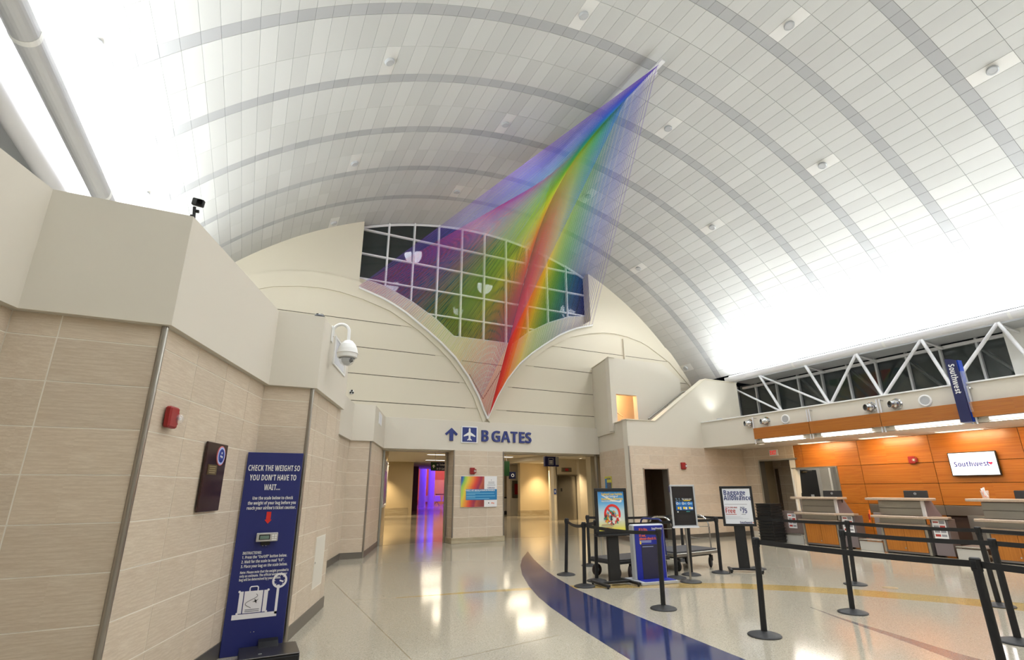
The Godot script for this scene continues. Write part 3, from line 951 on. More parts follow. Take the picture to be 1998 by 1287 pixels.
# ---------------------------------------------------------------- counter side
func build_counter_wall() -> void:
	var xw := 15.9
	var w := structure("wall_counter", "wood panelled wall behind the ticket counters")
	# tiled piece with the exit doorway
	part(w, "tiled_core", extrude(pv([[-13.05, 0], [-12.42, 0], [-12.42, 2.42], [-11.3, 2.42], [-11.3, 0], [-11.28, 0], [-11.1, 2.42], [-11.1, 3.0], [-13.05, 3.0]]), xw, xw + 0.2, "x"), M["grout"])
	tiles(w, Vector2(xw, -13.05), Vector2(xw, -11.1), Vector2(-1, 0), 0.45, BASE_Y, 2.88, [Rect2(0.63, 0, 2.0, 2.42)])
	part(w, "exit_frame", cbox(Vector3(0.26, 2.42, 0.06), 0.004), M["brushed"], Vector3(xw + 0.08, 1.21, -12.42))
	part(w, "exit_frame", cbox(Vector3(0.26, 0.05, 1.4), 0.004), M["brushed"], Vector3(xw + 0.08, 2.44, -11.72))
	part(w, "recess_wall", cbox(Vector3(0.1, 2.9, 3.4), 0.0), M["grout"], Vector3(17.45, 1.45, -12.7))
	tiles(w, Vector2(17.39, -14.2), Vector2(17.39, -11.3), Vector2(-1, 0), 0.3, BASE_Y, 2.88)
	part(w, "recess_wall", cbox(Vector3(1.6, 2.9, 0.1), 0.0), M["lobby_wall"], Vector3(16.7, 1.45, -13.1))
	part(w, "recess_door_frame", cbox(Vector3(0.05, 2.2, 0.10), 0.004), M["door_brown"], Vector3(17.36, 1.1, -12.9))
	part(w, "recess_ceiling", cbox(Vector3(1.6, 0.05, 3.4), 0.0), M["paint"], Vector3(16.75, 2.9, -12.7))
	# wood panels with open joints over a dark backing
	var back := pv([[-11.3, 2.13], [-9.8, 2.13], [-9.8, 0], [4, 0], [4, 3.0], [-11.1, 3.0], [-11.1, 2.42], [-11.3, 2.42]])
	part(w, "panel_backing", extrude(back, xw + 0.03, xw + 0.2, "x"), M["wood_gap"])
	var zs := [-11.1, -10.82, -9.07, -7.25, -5.42, -3.6, -1.78, 0.04]
	var ys := [0.0, 0.57, 1.10, 1.63, 2.15, 2.86]
	for i in zs.size() - 1:
		for j in ys.size() - 1:
			var r := Rect2(zs[i] + 0.006, ys[j] + 0.006, zs[i + 1] - zs[i] - 0.012, ys[j + 1] - ys[j] - 0.012)
			if i >= 3 and j < 2:
				continue
			for q in cut(r, [Rect2(-11.4, -0.1, 1.6, 2.24)]):
				part(w, "wood_panel", cbox(Vector3(0.022, q.size.y, q.size.x), 0.002), M["wood_%d" % (rng.randi() % 4)], Vector3(xw + 0.018, q.get_center().y, q.get_center().x))
	# steel splash and bag belt line behind the counters
	var bz := -9.05
	while bz < 0:
		part(w, "splash_panel", cbox(Vector3(0.03, 0.235, 0.9), 0.003), M["brushed"], Vector3(xw, 0.975, bz + 0.455))
		bz += 0.91
	# back room doorway: open door leaf and pale room behind
	part(w, "doorway_frame", cbox(Vector3(0.22, 0.04, 1.5), 0.003), M["brushed"], Vector3(xw + 0.1, 2.14, -10.52))
	part(w, "doorway_frame", cbox(Vector3(0.22, 2.13, 0.05), 0.003), M["white"], Vector3(xw + 0.1, 1.065, -11.26))
	part(w, "doorway_frame", cbox(Vector3(0.22, 2.13, 0.04), 0.003), M["brushed"], Vector3(xw + 0.1, 1.065, -9.79))
	part(w, "back_room", cbox(Vector3(0.1, 2.9, 4.0), 0.0), M["wall_gray"], Vector3(18.2, 1.45, -10.2))
	part(w, "back_room", cbox(Vector3(2.2, 2.9, 0.1), 0.0), M["wall_gray"], Vector3(17.2, 1.45, -8.6))
	part(w, "back_room", cbox(Vector3(2.2, 2.9, 0.1), 0.0), M["wall_gray"], Vector3(17.2, 1.45, -11.35))
	part(w, "back_room_ceiling", cbox(Vector3(2.4, 0.05, 3.0), 0.0), M["white"], Vector3(17.2, 2.9, -10.0))
	var dr := structure("door_1", "dark door leaf standing open in the wood wall")
	part(dr, "door_leaf", cbox(Vector3(0.95, 2.1, 0.045), 0.003), M["black"], Vector3(16.55, 1.05, -11.2))
	part(dr, "push_plate", cbox(Vector3(0.16, 0.09, 0.006), 0.002), M["gray_metal"], Vector3(16.62, 1.28, -11.172))
	part(dr, "door_closer", cbox(Vector3(0.22, 0.05, 0.05), 0.006), M["brass"], Vector3(16.35, 2.03, -11.15))
	part(dr, "closer_arm", tube([Vector3(16.35, 2.05, -11.13), Vector3(16.5, 2.07, -10.98), Vector3(16.0, 2.1, -10.9)], 0.01, 6), M["brushed"])
	var lb := thing("back_room_lamp", "ceiling panel lamp lighting the pale room behind the open door", "lamp", Vector3(17.1, 2.86, -10.0))
	part(lb, "lamp_diffuser", cbox(Vector3(0.6, 0.02, 1.2), 0.002), glow("office_glow", Color(1, 0.98, 0.95), 2.0))
	area_light(lb, "back_room_light", Vector2(0.6, 1.2), 1.6, Color(1, 0.97, 0.93), Vector3(0, -0.02, 0), Vector3.DOWN)
	# canopy: fascia, soffit, shelf
	var c := structure("ceiling_canopy", "beige canopy with wood fascia boards over the ticket counters")
	part(c, "canopy_fascia", extrude(pv([[13.99, 2.86], [14.12, 2.86], [14.12, 3.71], [13.99, 3.71]]), -13.05, 8.0, "z"), M["paint"])
	part(c, "canopy_lip", cbox(Vector3(0.16, 0.035, 21.0), 0.004), M["white"], Vector3(14.04, 3.725, -2.53))
	part(c, "canopy_soffit", cbox(Vector3(1.95, 0.05, 21.0), 0.0), M["paint"], Vector3(14.98, 2.885, -2.53))
	part(c, "canopy_shelf", cbox(Vector3(3.5, 0.06, 21.0), 0.0), M["paint"], Vector3(15.8, 3.63, -2.53))
	var bz2 := [-10.91, -9.09, -7.23, -5.40, -3.57, -1.74, 0.09]
	for k in bz2.size() - 1:
		var l: float = bz2[k + 1] - bz2[k] - 0.014
		part(c, "fascia_board", cbox(Vector3(0.03, 0.33, l), 0.003), M["wood_%d" % (k % 4)], Vector3(13.9, 3.135, (bz2[k] + bz2[k + 1]) / 2))
	for k in bz2.size():
		for y in [3.45, 2.91]:
			for s in ([0.0] if k == 0 else [-0.035, 0.035]):
				part(c, "standoff_rod", cyl(0.018, 0.40 if y > 3 else 0.16, 10), M["white_metal"], Vector3(13.93, y, bz2[k] + s))
		for y in [3.60, 2.94]:
			part(c, "standoff_clip", cyl(0.014, 0.12, 10), M["chrome"], Vector3(13.95, y, bz2[k] + 0.09), Basis(Vector3.BACK, PI / 2))
	# shallow lit coves in the soffit in front of the wood wall
	for k in bz2.size() - 1:
		part(c, "cove_reflector", extrude(pv([[15.15, 2.86], [15.85, 2.86], [15.85, 2.852], [15.4, 2.845]]), bz2[k] + 0.35, bz2[k + 1] - 0.35, "z"), M["white"])
	part(c, "canopy_end_pier", cbox(Vector3(0.6, 2.05, 9.6), 0.0), M["white"], Vector3(17.55, 4.7, -0.8))

func area_light(parent: Node3D, called: String, size: Vector2, energy: float, col: Color, at: Vector3, towards: Vector3) -> void:
	var l := AreaLight3D.new()
	l.name = called
	l.area_size = size
	l.light_energy = energy
	l.light_color = col
	l.shadow_enabled = true
	l.set("area_range", 60.0)
	var z := -towards.normalized()
	var x := Vector3.RIGHT if absf(z.x) < 0.9 else Vector3.BACK
	x = (x - z * x.dot(z)).normalized()
	l.transform = Transform3D(Basis(x, z.cross(x), z), at)
	parent.add_child(l)

# ---------------------------------------------------------------- roof truss and clerestory above the counters
func build_truss_side() -> void:
	var t := structure("trim_1", "white steel truss and chords at the foot of the vault above the counters")
	part(t, "chord", tube([Vector3(16.45, 5.58, -13.6), Vector3(16.45, 5.58, 8)], 0.15, 14), M["white_metal"])
	var tops := [-13.9, -12.25, -10.47, -8.80, -7.03, -5.34, -3.6]
	var bots := [-13.0, -11.36, -9.70, -8.15, -6.50, -4.75]
	var X0 := 16.35
	var X1 := 16.05
	var diag := [[1, 1, 0], [2, 2, 0], [3, 2, 0], [3, 3, 0], [4, 3, 0], [4, 4, 0], [5, 4, 0], [5, 5, 0], [6, 5, 0], [1, 2, 1], [0, 1, 1]]
	for g in diag:
		part(t, "truss_member", tube([Vector3(X0, 5.46, tops[g[0]]), Vector3(X1, 4.0, bots[g[1]])], 0.045 if g[2] == 0 else 0.035, 8), M["white_metal"])
	for b in bots:
		part(t, "node_plate", cbox(Vector3(0.12, 0.06, 0.2), 0.006), M["white"], Vector3(X1, 3.98, b))
	for k in range(1, 6):
		part(t, "strut", tube([Vector3(X0, 5.42, tops[k]), Vector3(17.3, 5.30, tops[k] + 0.05)], 0.03, 8), M["white_metal"])
		part(t, "rear_brace", tube([Vector3(17.9, 5.45, tops[k] + 0.5), Vector3(17.9, 3.8, tops[k] + 1.75)], 0.05, 6), M["dark_frame"])
	part(t, "soffit_strip", cbox(Vector3(0.95, 0.04, 21.4), 0.0), M["gray_metal"], Vector3(16.85, 5.44, -2.7))
	var w := structure("window_2", "long clerestory window of dark panes behind the white truss")
	var ms := [-14.1]
	for v in [-13.23, -12.35, -11.47, -10.59, -9.71, -8.83, -7.95, -7.08, -6.22, -5.5]:
		ms.append(v)
	for k in ms.size() - 1:
		var st := newst()
		var a := Vector3(17.4, 3.7, ms[k])
		var b := Vector3(17.4, 3.7, ms[k + 1])
		quad(st, a, b, b + Vector3.UP * 1.75, a + Vector3.UP * 1.75, Vector3(-1, 0, 0))
		part(w, "pane", st.commit(), M["night_glass"])
		part(w, "mullion", cbox(Vector3(0.10, 1.8, 0.06), 0.004), M["gray_metal"], Vector3(17.36, 4.55, ms[k]))
	part(w, "head_rail", cbox(Vector3(0.12, 0.08, 9.0), 0.004), M["white_metal"], Vector3(17.34, 5.33, -9.3))
	part(w, "sill_rail", cbox(Vector3(0.12, 0.08, 9.0), 0.004), M["white_metal"], Vector3(17.34, 3.72, -9.3))

func build_left_gallery() -> void:
	var t := structure("trim_2", "gray and white round chords at the foot of the vault on the tiled side")
	part(t, "chord", tube([Vector3(-2.75, 5.43, -16), Vector3(-2.75, 5.43, 8)], 0.12, 20), M["white_metal"])
	for z in [-8.9, -5.3]:
		part(t, "tie_rod", tube([Vector3(-2.2, 5.52, z), Vector3(-2.75, 5.55, z)], 0.02, 8), M["gray_metal"])
	for z in [-8.6, -5.0]:
		part(t, "truss_member", tube([Vector3(-2.75, 5.3, z), Vector3(-2.5, 4.0, z + 0.7)], 0.07, 8), M["white_metal"])
		part(t, "truss_member", tube([Vector3(-2.75, 5.3, z), Vector3(-2.5, 4.0, z - 0.6)], 0.07, 8), M["white_metal"])
	var w := structure("window_3", "dark clerestory window behind the chords on the tiled side")
	for k in 8:
		var z := -16.0 + 2.0 * k
		var st := newst()
		var a := Vector3(-3.5, 3.7, z)
		var b := Vector3(-3.5, 3.7, z + 2.0)
		quad(st, a, b, b + Vector3.UP * 1.9, a + Vector3.UP * 1.9, Vector3(1, 0, 0))
		part(w, "pane", st.commit(), M["night_glass"])
		part(w, "mullion", cbox(Vector3(0.1, 1.9, 0.06), 0.004), M["gray_metal"], Vector3(-3.46, 4.6, z))
	part(w, "head_wall", cbox(Vector3(0.7, 0.06, 24), 0.0), M["gray_metal"], Vector3(-3.15, 5.6, -4))
	# rooms are closed behind the camera
	var b := structure("wall_back", "plain wall closing the hall behind the viewer")
	part(b, "back_panel", cbox(Vector3(26, 13, 0.2), 0.0), M["paint"], Vector3(7, 6, 8.6))

# ---------------------------------------------------------------- corridor and far hall beyond the gate openings
func build_corridor() -> void:
	var w := structure("wall_corridor", "beige walls of the corridor beyond the gate openings")
	# side wall with the framed poster
	part(w, "side_wall", extrude(PackedVector2Array([Vector2(3.69, -16.16), Vector2(4.95, -20.5), Vector2(2.4, -20.5), Vector2(2.4, -16.16)]), 0, 3.3, "y"), M["lobby_wall"])
	part(w, "side_wall", cbox(Vector3(0.1, 3.3, 14.0), 0.0), M["lobby_wall"], Vector3(3.2, 1.65, -27.4))
	part(w, "lit_wall", cbox(Vector3(6.5, 3.3, 0.3), 0.0), M["lobby_wall"], Vector3(6.4, 1.65, -34.1))
	part(w, "stone_skirting", cbox(Vector3(6.5, 0.46, 0.36), 0.004), M["stone_base"], Vector3(6.4, 0.23, -34.1))
	part(w, "lit_wall_side", extrude(PackedVector2Array([Vector2(9.65, -33.95), Vector2(9.9, -33.95), Vector2(11.55, -40.0), Vector2(11.3, -40.0)]), 0, 3.3, "y"), M["lobby_wall"])
	part(w, "door_side", extrude(PackedVector2Array([Vector2(11.3, -40.0), Vector2(12.3, -40.7), Vector2(12.2, -40.9), Vector2(11.2, -40.3)]), 0, 3.3, "y"), M["door_brown"])
	# right hand: pier, lit wall, lift front, call point wall
	part(w, "pier", cbox(Vector3(0.8, 3.3, 0.5), 0.0), M["lobby_white"], Vector3(15.75, 1.65, -30.9))
	part(w, "pier_edge", cbox(Vector3(0.06, 3.3, 0.1), 0.0), M["steel"], Vector3(16.1, 1.65, -30.6))
	part(w, "lit_wall", cbox(Vector3(2.1, 3.3, 0.3), 0.0), M["lobby_wall"], Vector3(16.1, 1.65, -28.85))
	part(w, "stone_skirting", cbox(Vector3(2.14, 0.34, 0.36), 0.004), M["stone_base"], Vector3(16.1, 0.17, -28.85))
	part(w, "white_return", extrude(PackedVector2Array([Vector2(17.05, -28.7), Vector2(14.55, -24.0), Vector2(14.8, -23.95), Vector2(17.3, -28.7)]), 0, 3.3, "y"), M["lobby_white"])
	part(w, "lift_wall", cbox(Vector3(0.2, 3.3, 0.3), 0.0), M["lobby_white"], Vector3(14.6, 1.65, -24.0))
	part(w, "lift_wall", cbox(Vector3(1.5, 1.08, 0.3), 0.0), M["lobby_white"], Vector3(15.4, 2.76, -24.0))
	part(w, "call_wall", cbox(Vector3(6.0, 3.3, 0.3), 0.0), M["lobby_white"], Vector3(18.95, 1.65, -23.75))
	part(w, "far_wall", cbox(Vector3(14.0, 3.3, 0.3), 0.0), M["lobby_wall"], Vector3(22.5, 1.65, -33.0))
	part(w, "return_wall", cbox(Vector3(0.3, 3.3, 9.0), 0.0), M["lobby_wall"], Vector3(21.8, 1.65, -19.5))
	part(w, "return_wall", cbox(Vector3(11.0, 3.3, 0.3), 0.0), M["lobby_wall"], Vector3(17.0, 1.65, -16.4))
	var d := structure("door_2", "brushed steel lift door beyond the right gate opening")
	part(d, "lift_leaf", cbox(Vector3(0.62, 2.2, 0.05), 0.004), M["brushed"], Vector3(15.02, 1.1, -23.95))
	part(d, "lift_leaf", cbox(Vector3(0.72, 2.2, 0.05), 0.004), M["brushed"], Vector3(15.70, 1.1, -23.98))
	part(d, "lift_frame", cbox(Vector3(0.05, 2.25, 0.16), 0.004), M["steel"], Vector3(14.70, 1.12, -23.88))
	part(d, "lift_frame", cbox(Vector3(1.4, 0.06, 0.16), 0.004), M["steel"], Vector3(15.4, 2.24, -23.88))
	part(d, "leaf_number", cbox(Vector3(0.10, 0.16, 0.006), 0.001), M["black"], Vector3(15.0, 1.5, -23.92))
	var d3 := structure("door_3", "brown double door at the far side of the corridor")
	part(d3, "door_leaf", cbox(Vector3(0.05, 2.5, 0.9), 0.004), M["door_brown"], Vector3(11.72, 1.25, -40.15), yawb(-55))
	part(d3, "door_handle", cbox(Vector3(0.04, 0.5, 0.04), 0.004), M["steel"], Vector3(11.45, 1.2, -40.0))
	var c := structure("ceiling_corridor", "flat white corridor ceiling beyond the gate openings")
	part(c, "ceiling_slab", cbox(Vector3(22, 0.1, 29.0), 0.0), M["lobby_ceiling"], Vector3(13, 3.35, -30.5))
	part(c, "ceiling_drop", cbox(Vector3(4.4, 0.34, 24.0), 0.0), M["lobby_ceiling"], Vector3(4.6, 3.16, -28.3))
	part(c, "ceiling_drop", cbox(Vector3(6.5, 0.25, 18.0), 0.0), M["lobby_ceiling"], Vector3(17.6, 3.2, -25.3))
	# far hall
	var h := structure("wall_hall", "warm back wall of the far waiting hall")
	part(h, "hall_wall", cbox(Vector3(30, 7, 0.3), 0.0), mat("hall_orange", Color(0.80, 0.52, 0.33), 0.7), Vector3(20, 3.5, -60))
	part(h, "hall_wall", cbox(Vector3(0.3, 7, 18), 0.0), M["lobby_white"], Vector3(11.0, 3.5, -51))
	part(h, "hall_wall", cbox(Vector3(0.3, 7, 18), 0.0), M["lobby_white"], Vector3(33.0, 3.5, -51))
	part(h, "hall_header", cbox(Vector3(24, 3.6, 0.3), 0.0), M["lobby_white"], Vector3(22, 5.1, -45.1))
	part(h, "hall_ceiling", cbox(Vector3(26, 0.2, 18), 0.0), M["lobby_ceiling"], Vector3(22, 7, -52))
	for p in [[15.1, -48.5], [16.45, -50.0], [18.3, -50.2]]:
		part(h, "hall_column", cyl(0.32, 7.0, 24), M["lobby_white"], Vector3(p[0], 3.5, p[1]))
	part(h, "kiosk_front", cbox(Vector3(5.0, 2.6, 0.3), 0.0), mat("kiosk_cream", Color(0.78, 0.68, 0.42), 0.7), Vector3(21.5, 1.3, -57.5))
	part(h, "kiosk_opening", cbox(Vector3(1.3, 1.5, 0.05), 0.0), M["door_brown"], Vector3(22.0, 1.55, -57.3))
	part(h, "kiosk_shelf", cbox(Vector3(5.0, 0.1, 0.5), 0.0), M["door_brown"], Vector3(21.5, 1.06, -56.0))
	# lamps of corridor and hall
	var k := 0
	var names := ["first round downlight in the dropped corridor ceiling past the left opening", "second round downlight in the dropped corridor ceiling past the left opening", "third round downlight in the dropped corridor ceiling past the left opening", "round downlight over the lit corridor wall past the left opening", "round downlight over the lit wall past the right opening", "round downlight in front of the steel lift door"]
	for p in [[5.0, 2.98, -19.5], [5.6, 2.98, -23.5], [6.2, 2.98, -28.0], [8.0, 2.98, -33.1], [16.2, 3.06, -27.9], [15.6, 3.06, -22.9]]:
		var l := thing("corridor_downlight", names[k], "lamp", Vector3(p[0], p[1], p[2]), 0, "corridor downlights")
		part(l, "trim_ring", lathe([Vector2(0.09, 0.0), Vector2(0.13, 0.0), Vector2(0.13, 0.02), Vector2(0.09, 0.02), Vector2(0.09, 0.0)], 18), M["white"])
		part(l, "lamp_lens", cyl(0.09, 0.01, 18), glow("warm_glow", Color(1, 0.93, 0.80), 3.0), Vector3(0, 0.01, 0))
		var s := SpotLight3D.new()
		s.name = "downlight_beam"
		s.light_color = Color(1, 0.88, 0.70)
		s.light_energy = CORRIDOR * (1.6 if k >= 3 else 1.0)
		s.spot_angle = 50
		s.spot_angle_attenuation = 0.8
		s.spot_range = 30
		s.light_size = 0.08
		s.shadow_enabled = true
		s.rotation.x = -PI / 2
		s.position.y = -0.03
		l.add_child(s)
		k += 1
	k = 0
	names = ["nearest bright ceiling panel lamp past the left opening", "second bright ceiling panel lamp past the left opening", "third bright ceiling panel lamp past the left opening", "nearest bright ceiling panel lamp past the right opening", "second bright ceiling panel lamp past the right opening", "third bright ceiling panel lamp past the right opening"]
	for p in [[8.1, -22.0], [8.9, -26.0], [10.4, -31.0], [10.4, -19.0], [11.6, -22.5], [12.8, -26.5]]:
		var l := thing("ceiling_panel_lamp", names[k], "lamp", Vector3(p[0], 3.29, p[1]), 0, "corridor panel lamps")
		part(l, "lamp_frame", cbox(Vector3(1.26, 0.03, 0.34), 0.004), M["white"])
		part(l, "lamp_diffuser", cbox(Vector3(1.2, 0.012, 0.28), 0.002), glow("panel_glow", Color(1, 0.97, 0.92), 2.5), Vector3(0, -0.014, 0))
		area_light(l, "panel_light", Vector2(1.2, 0.28), CORRIDOR * 0.5, Color(1, 0.93, 0.82), Vector3(0, -0.03, 0), Vector3.DOWN)
		k += 1
	k = 0
	names = ["blue flood lamp over the far hall seats", "blue flood lamp by the far hall columns", "warm hall lamp over the far kiosk", "warm hall lamp beyond the escalator"]
	for p in [[15.8, 6.3, -47.2, Color(0.16, 0.14, 1.0), 42.0], [17.4, 6.3, -48.6, Color(0.42, 0.20, 1.0), 30.0], [21.5, 6.3, -54.0, Color(1.0, 0.66, 0.40), 24.0], [29.0, 6.3, -50.0, Color(1.0, 0.50, 0.40), 12.0]]:
		var l := thing("hall_lamp", names[k], "lamp", Vector3(p[0], p[1], p[2]), 0, "lamps of the far hall")
		part(l, "lamp_housing", cyl(0.2, 0.25, 18), M["gray_metal"], Vector3(0, 0.2, 0))
		part(l, "lamp_glass", cyl(0.17, 0.04, 18), glow("hall_glow_%d" % k, p[3], 3.0), Vector3(0, 0.06, 0))
		var om := OmniLight3D.new()
		om.name = "hall_light"
		om.light_color = p[3]
		om.light_energy = p[4]
		om.light_size = 0.15
		om.omni_range = 40
		om.shadow_enabled = true
		om.position.y = -0.05
		l.add_child(om)
		k += 1

# ---------------------------------------------------------------- uplights on the shelves
func build_uplights() -> void:
	# half-round light troughs at the foot of the vault, open at the top
	var prof := []
	for k in 13:
		var t := PI + PI * k / 12.0
		prof.append([0.11 * cos(t), 0.11 * sin(t)])
	prof.append([0.11, 0.05])
	prof.append([0.10, 0.05])
	for k in 13:
		var t := TAU - PI * k / 12.0
		prof.append([0.098 * cos(t), 0.098 * sin(t)])
	prof.append([-0.10, 0.05])
	prof.append([-0.11, 0.05])
	var ord := ["first", "second", "third", "fourth", "fifth", "sixth", "seventh"]
	for s in 2:
		var x := -2.2 if s == 0 else 15.84
		var y := 5.36 if s == 0 else 5.46
		for k in 7:
			var z0 := -13.4 + 2.8 * k if s == 0 else -13.3 + 2.8 * k
			var l := thing("cove_light_trough", "half round light trough %s from the far end %s" % [ord[k], "above the tiled wall" if s == 0 else "above the counters"], "lamp", Vector3(x, y, z0 + 1.4), 0, "light troughs " + ("above the tiled wall" if s == 0 else "above the counters"))
			part(l, "trough_shell", extrude(pv(prof), -1.39, 1.39, "z"), M["trough" if s == 0 else "white_metal"])
			part(l, "trough_sleeve", extrude(pv(prof), -0.03, 0.03, "z"), M["white"], Vector3(0, 0, 1.40), Basis.from_scale(Vector3(1.035, 1.035, 1)))
			part(l, "lamp_tube", cbox(Vector3(0.15, 0.012, 2.7), 0.002), glow("up_glow", Color(1, 0.99, 0.97), 2.0), Vector3(0, 0.03, 0))
			area_light(l, "trough_light", Vector2(0.18, 2.7), UPLIGHT * (0.62 if s == 0 else 1.0), UPCOLOR, Vector3(0, 0.06, 0), Vector3(UPTILT if s == 0 else -UPTILT, 1, 0))
	# one small uplight on the canopy shelf grazes the stair parapet
	var g := thing("shelf_uplight", "small uplight on the canopy shelf grazing the stair parapet", "lamp", Vector3(14.55, 3.74, -12.72))
	part(g, "lamp_can", lathe([Vector2(0, 0), Vector2(0.08, 0), Vector2(0.09, 0.12), Vector2(0.078, 0.12), Vector2(0.07, 0.03), Vector2(0, 0.03)], 16), M["gray_metal"])
	part(g, "lamp_lens", cyl(0.072, 0.01, 16), glow("up_glow", Color(1, 0.99, 0.97), 2.0), Vector3(0, 0.08, 0))
	var sp := SpotLight3D.new()
	sp.name = "grazing_light"
	sp.light_energy = 1.2
	sp.light_color = UPCOLOR
	sp.spot_angle = 60
	sp.spot_range = 20
	sp.light_size = 0.06
	sp.shadow_enabled = true
	sp.rotation = Vector3(PI / 2 + 0.1, 0, 0)
	sp.position.y = 0.14
	g.add_child(sp)

# ---------------------------------------------------------------- coloured thread sculpture
func rainbow(t: float) -> Color:
	# 0 violet at the near end of the rail, 1 red at the far end
	var c := [Color(0.46, 0.30, 0.72), Color(0.20, 0.25, 0.80), Color(0.05, 0.45, 0.80), Color(0.10, 0.62, 0.55), Color(0.50, 0.75, 0.20), Color(0.95, 0.85, 0.10), Color(0.98, 0.55, 0.05), Color(0.93, 0.22, 0.08), Color(0.80, 0.08, 0.16)]
	var f := clampf(t, 0, 0.9999) * (c.size() - 1)
	var i := int(f)
	return c[i].lerp(c[i + 1], f - i)

func along(line: Array, t: float) -> Vector3:
	var total := 0.0
	for k in line.size() - 1:
		total += line[k].distance_to(line[k + 1])
	var s := t * total
	for k in line.size() - 1:
		var l: float = line[k].distance_to(line[k + 1])
		if s <= l or k == line.size() - 2:
			return line[k].lerp(line[k + 1], clampf(s / l, 0, 1))
		s -= l
	return line[-1]

func build_threads() -> void:
	var o := thing("thread_sculpture", "huge rainbow fan of coloured threads strung from vault to arch rims", "sculpture")
	var rail_a := Vector3(7.20, 10.72, -6.72)
	var rail_b := Vector3(7.26, 10.72, -11.5)
	var rr := part(o, "ceiling_rail", cbox(Vector3(0.12, 0.05, rail_a.distance_to(rail_b) + 0.2), 0.006), M["white_metal"], (rail_a + rail_b) / 2 + Vector3(0, 0.035, 0))
	for z in [-6.98, -8.8, -10.65]:
		part(o, "rail_bracket", cbox(Vector3(0.05, 0.2, 0.10), 0.004), M["white_metal"], Vector3(7.32, 10.82, z))
	var lr := [Vector3(2.45, 7.72, -15.58), Vector3(3.25, 7.50, -15.58), Vector3(3.63, 7.34, -15.58), Vector3(4.05, 7.12, -15.58), Vector3(4.77, 6.64, -15.58), Vector3(5.3, 6.25, -15.58), Vector3(5.80, 5.81, -15.58), Vector3(6.29, 5.20, -15.58), Vector3(6.66, 4.58, -15.58), Vector3(6.99, 3.86, -15.58)]
	var rrim := []
	for p in lr:
		rrim.append(Vector3(14.0 - p.x, p.y, p.z))
	var hues := 40
	for k in hues:
		mat("thread_%d" % k, rainbow((k + 0.5) / hues), 0.55)
	var unit := lathe([Vector2(0, -0.5), Vector2(1, -0.5), Vector2(1, 0.5), Vector2(0, 0.5)], 5)
	var singles := [[lr, 0, 140, 0.0], [rrim, 0, 140, 0.0]]
	for s in singles:
		for k in s[2]:
			var t: float = pow((k + 0.5) / s[2], 1.0 if s[0] == lr else 0.68)
			thread(o, "thread", unit, rail_a.lerp(rail_b, t), along(s[0], t), M["thread_%d" % int(t * hues)], 0.003)
	# the second pass of finer threads, joined into one piece for each hue group
	var st := {}
	var fine := []
	for k in 190:
		var t := pow((k + 0.25) / 190.0, 0.62)
		fine.append([rail_a.lerp(rail_b, t), along(rrim, t), int(t * hues)])
	for k in 90:
		var t := (k + 0.75) / 90.0
		fine.append([rail_a.lerp(rail_b, t), along(lr, t), int(t * hues)])
	for k in 170:
		var u := (k + 0.5) / 170.0
		var t := 1.0 - 0.75 * u
		fine.append([rail_a.lerp(rail_b, t), along(lr, 0.9 * u), int(t * hues)])
	var mm := MultiMesh.new()
	mm.transform_format = MultiMesh.TRANSFORM_3D
	mm.use_colors = true
	mm.mesh = unit
	mm.instance_count = fine.size()
	for k in fine.size():
		mm.set_instance_transform(k, thread_xf(fine[k][0], fine[k][1], 0.0022))
		mm.set_instance_color(k, (M["thread_%d" % mini(fine[k][2], hues - 1)].albedo_color as Color).srgb_to_linear())
	var mi := MultiMeshInstance3D.new()
	mi.name = "fine_threads"
	mi.multimesh = mm
	var fmat := mat("thread_copies", Color(1, 1, 1), 0.55)
	fmat.vertex_color_use_as_albedo = true
	mi.material_override = fmat
	mi.set_meta("kind", "stuff")
	o.add_child(mi, true)

func thread_xf(a: Vector3, b: Vector3, r: float) -> Transform3D:
	var y := (b - a).normalized()
	var x := y.cross(Vector3.RIGHT).normalized()
	return Transform3D(Basis(x * r, y * a.distance_to(b), x.cross(y) * r), (a + b) / 2)

func thread(parent: Node3D, called: String, unit: Mesh, a: Vector3, b: Vector3, m: Material, r: float) -> void:
	var t := thread_xf(a, b, r)
	part(parent, called, unit, m, t.origin, t.basis)

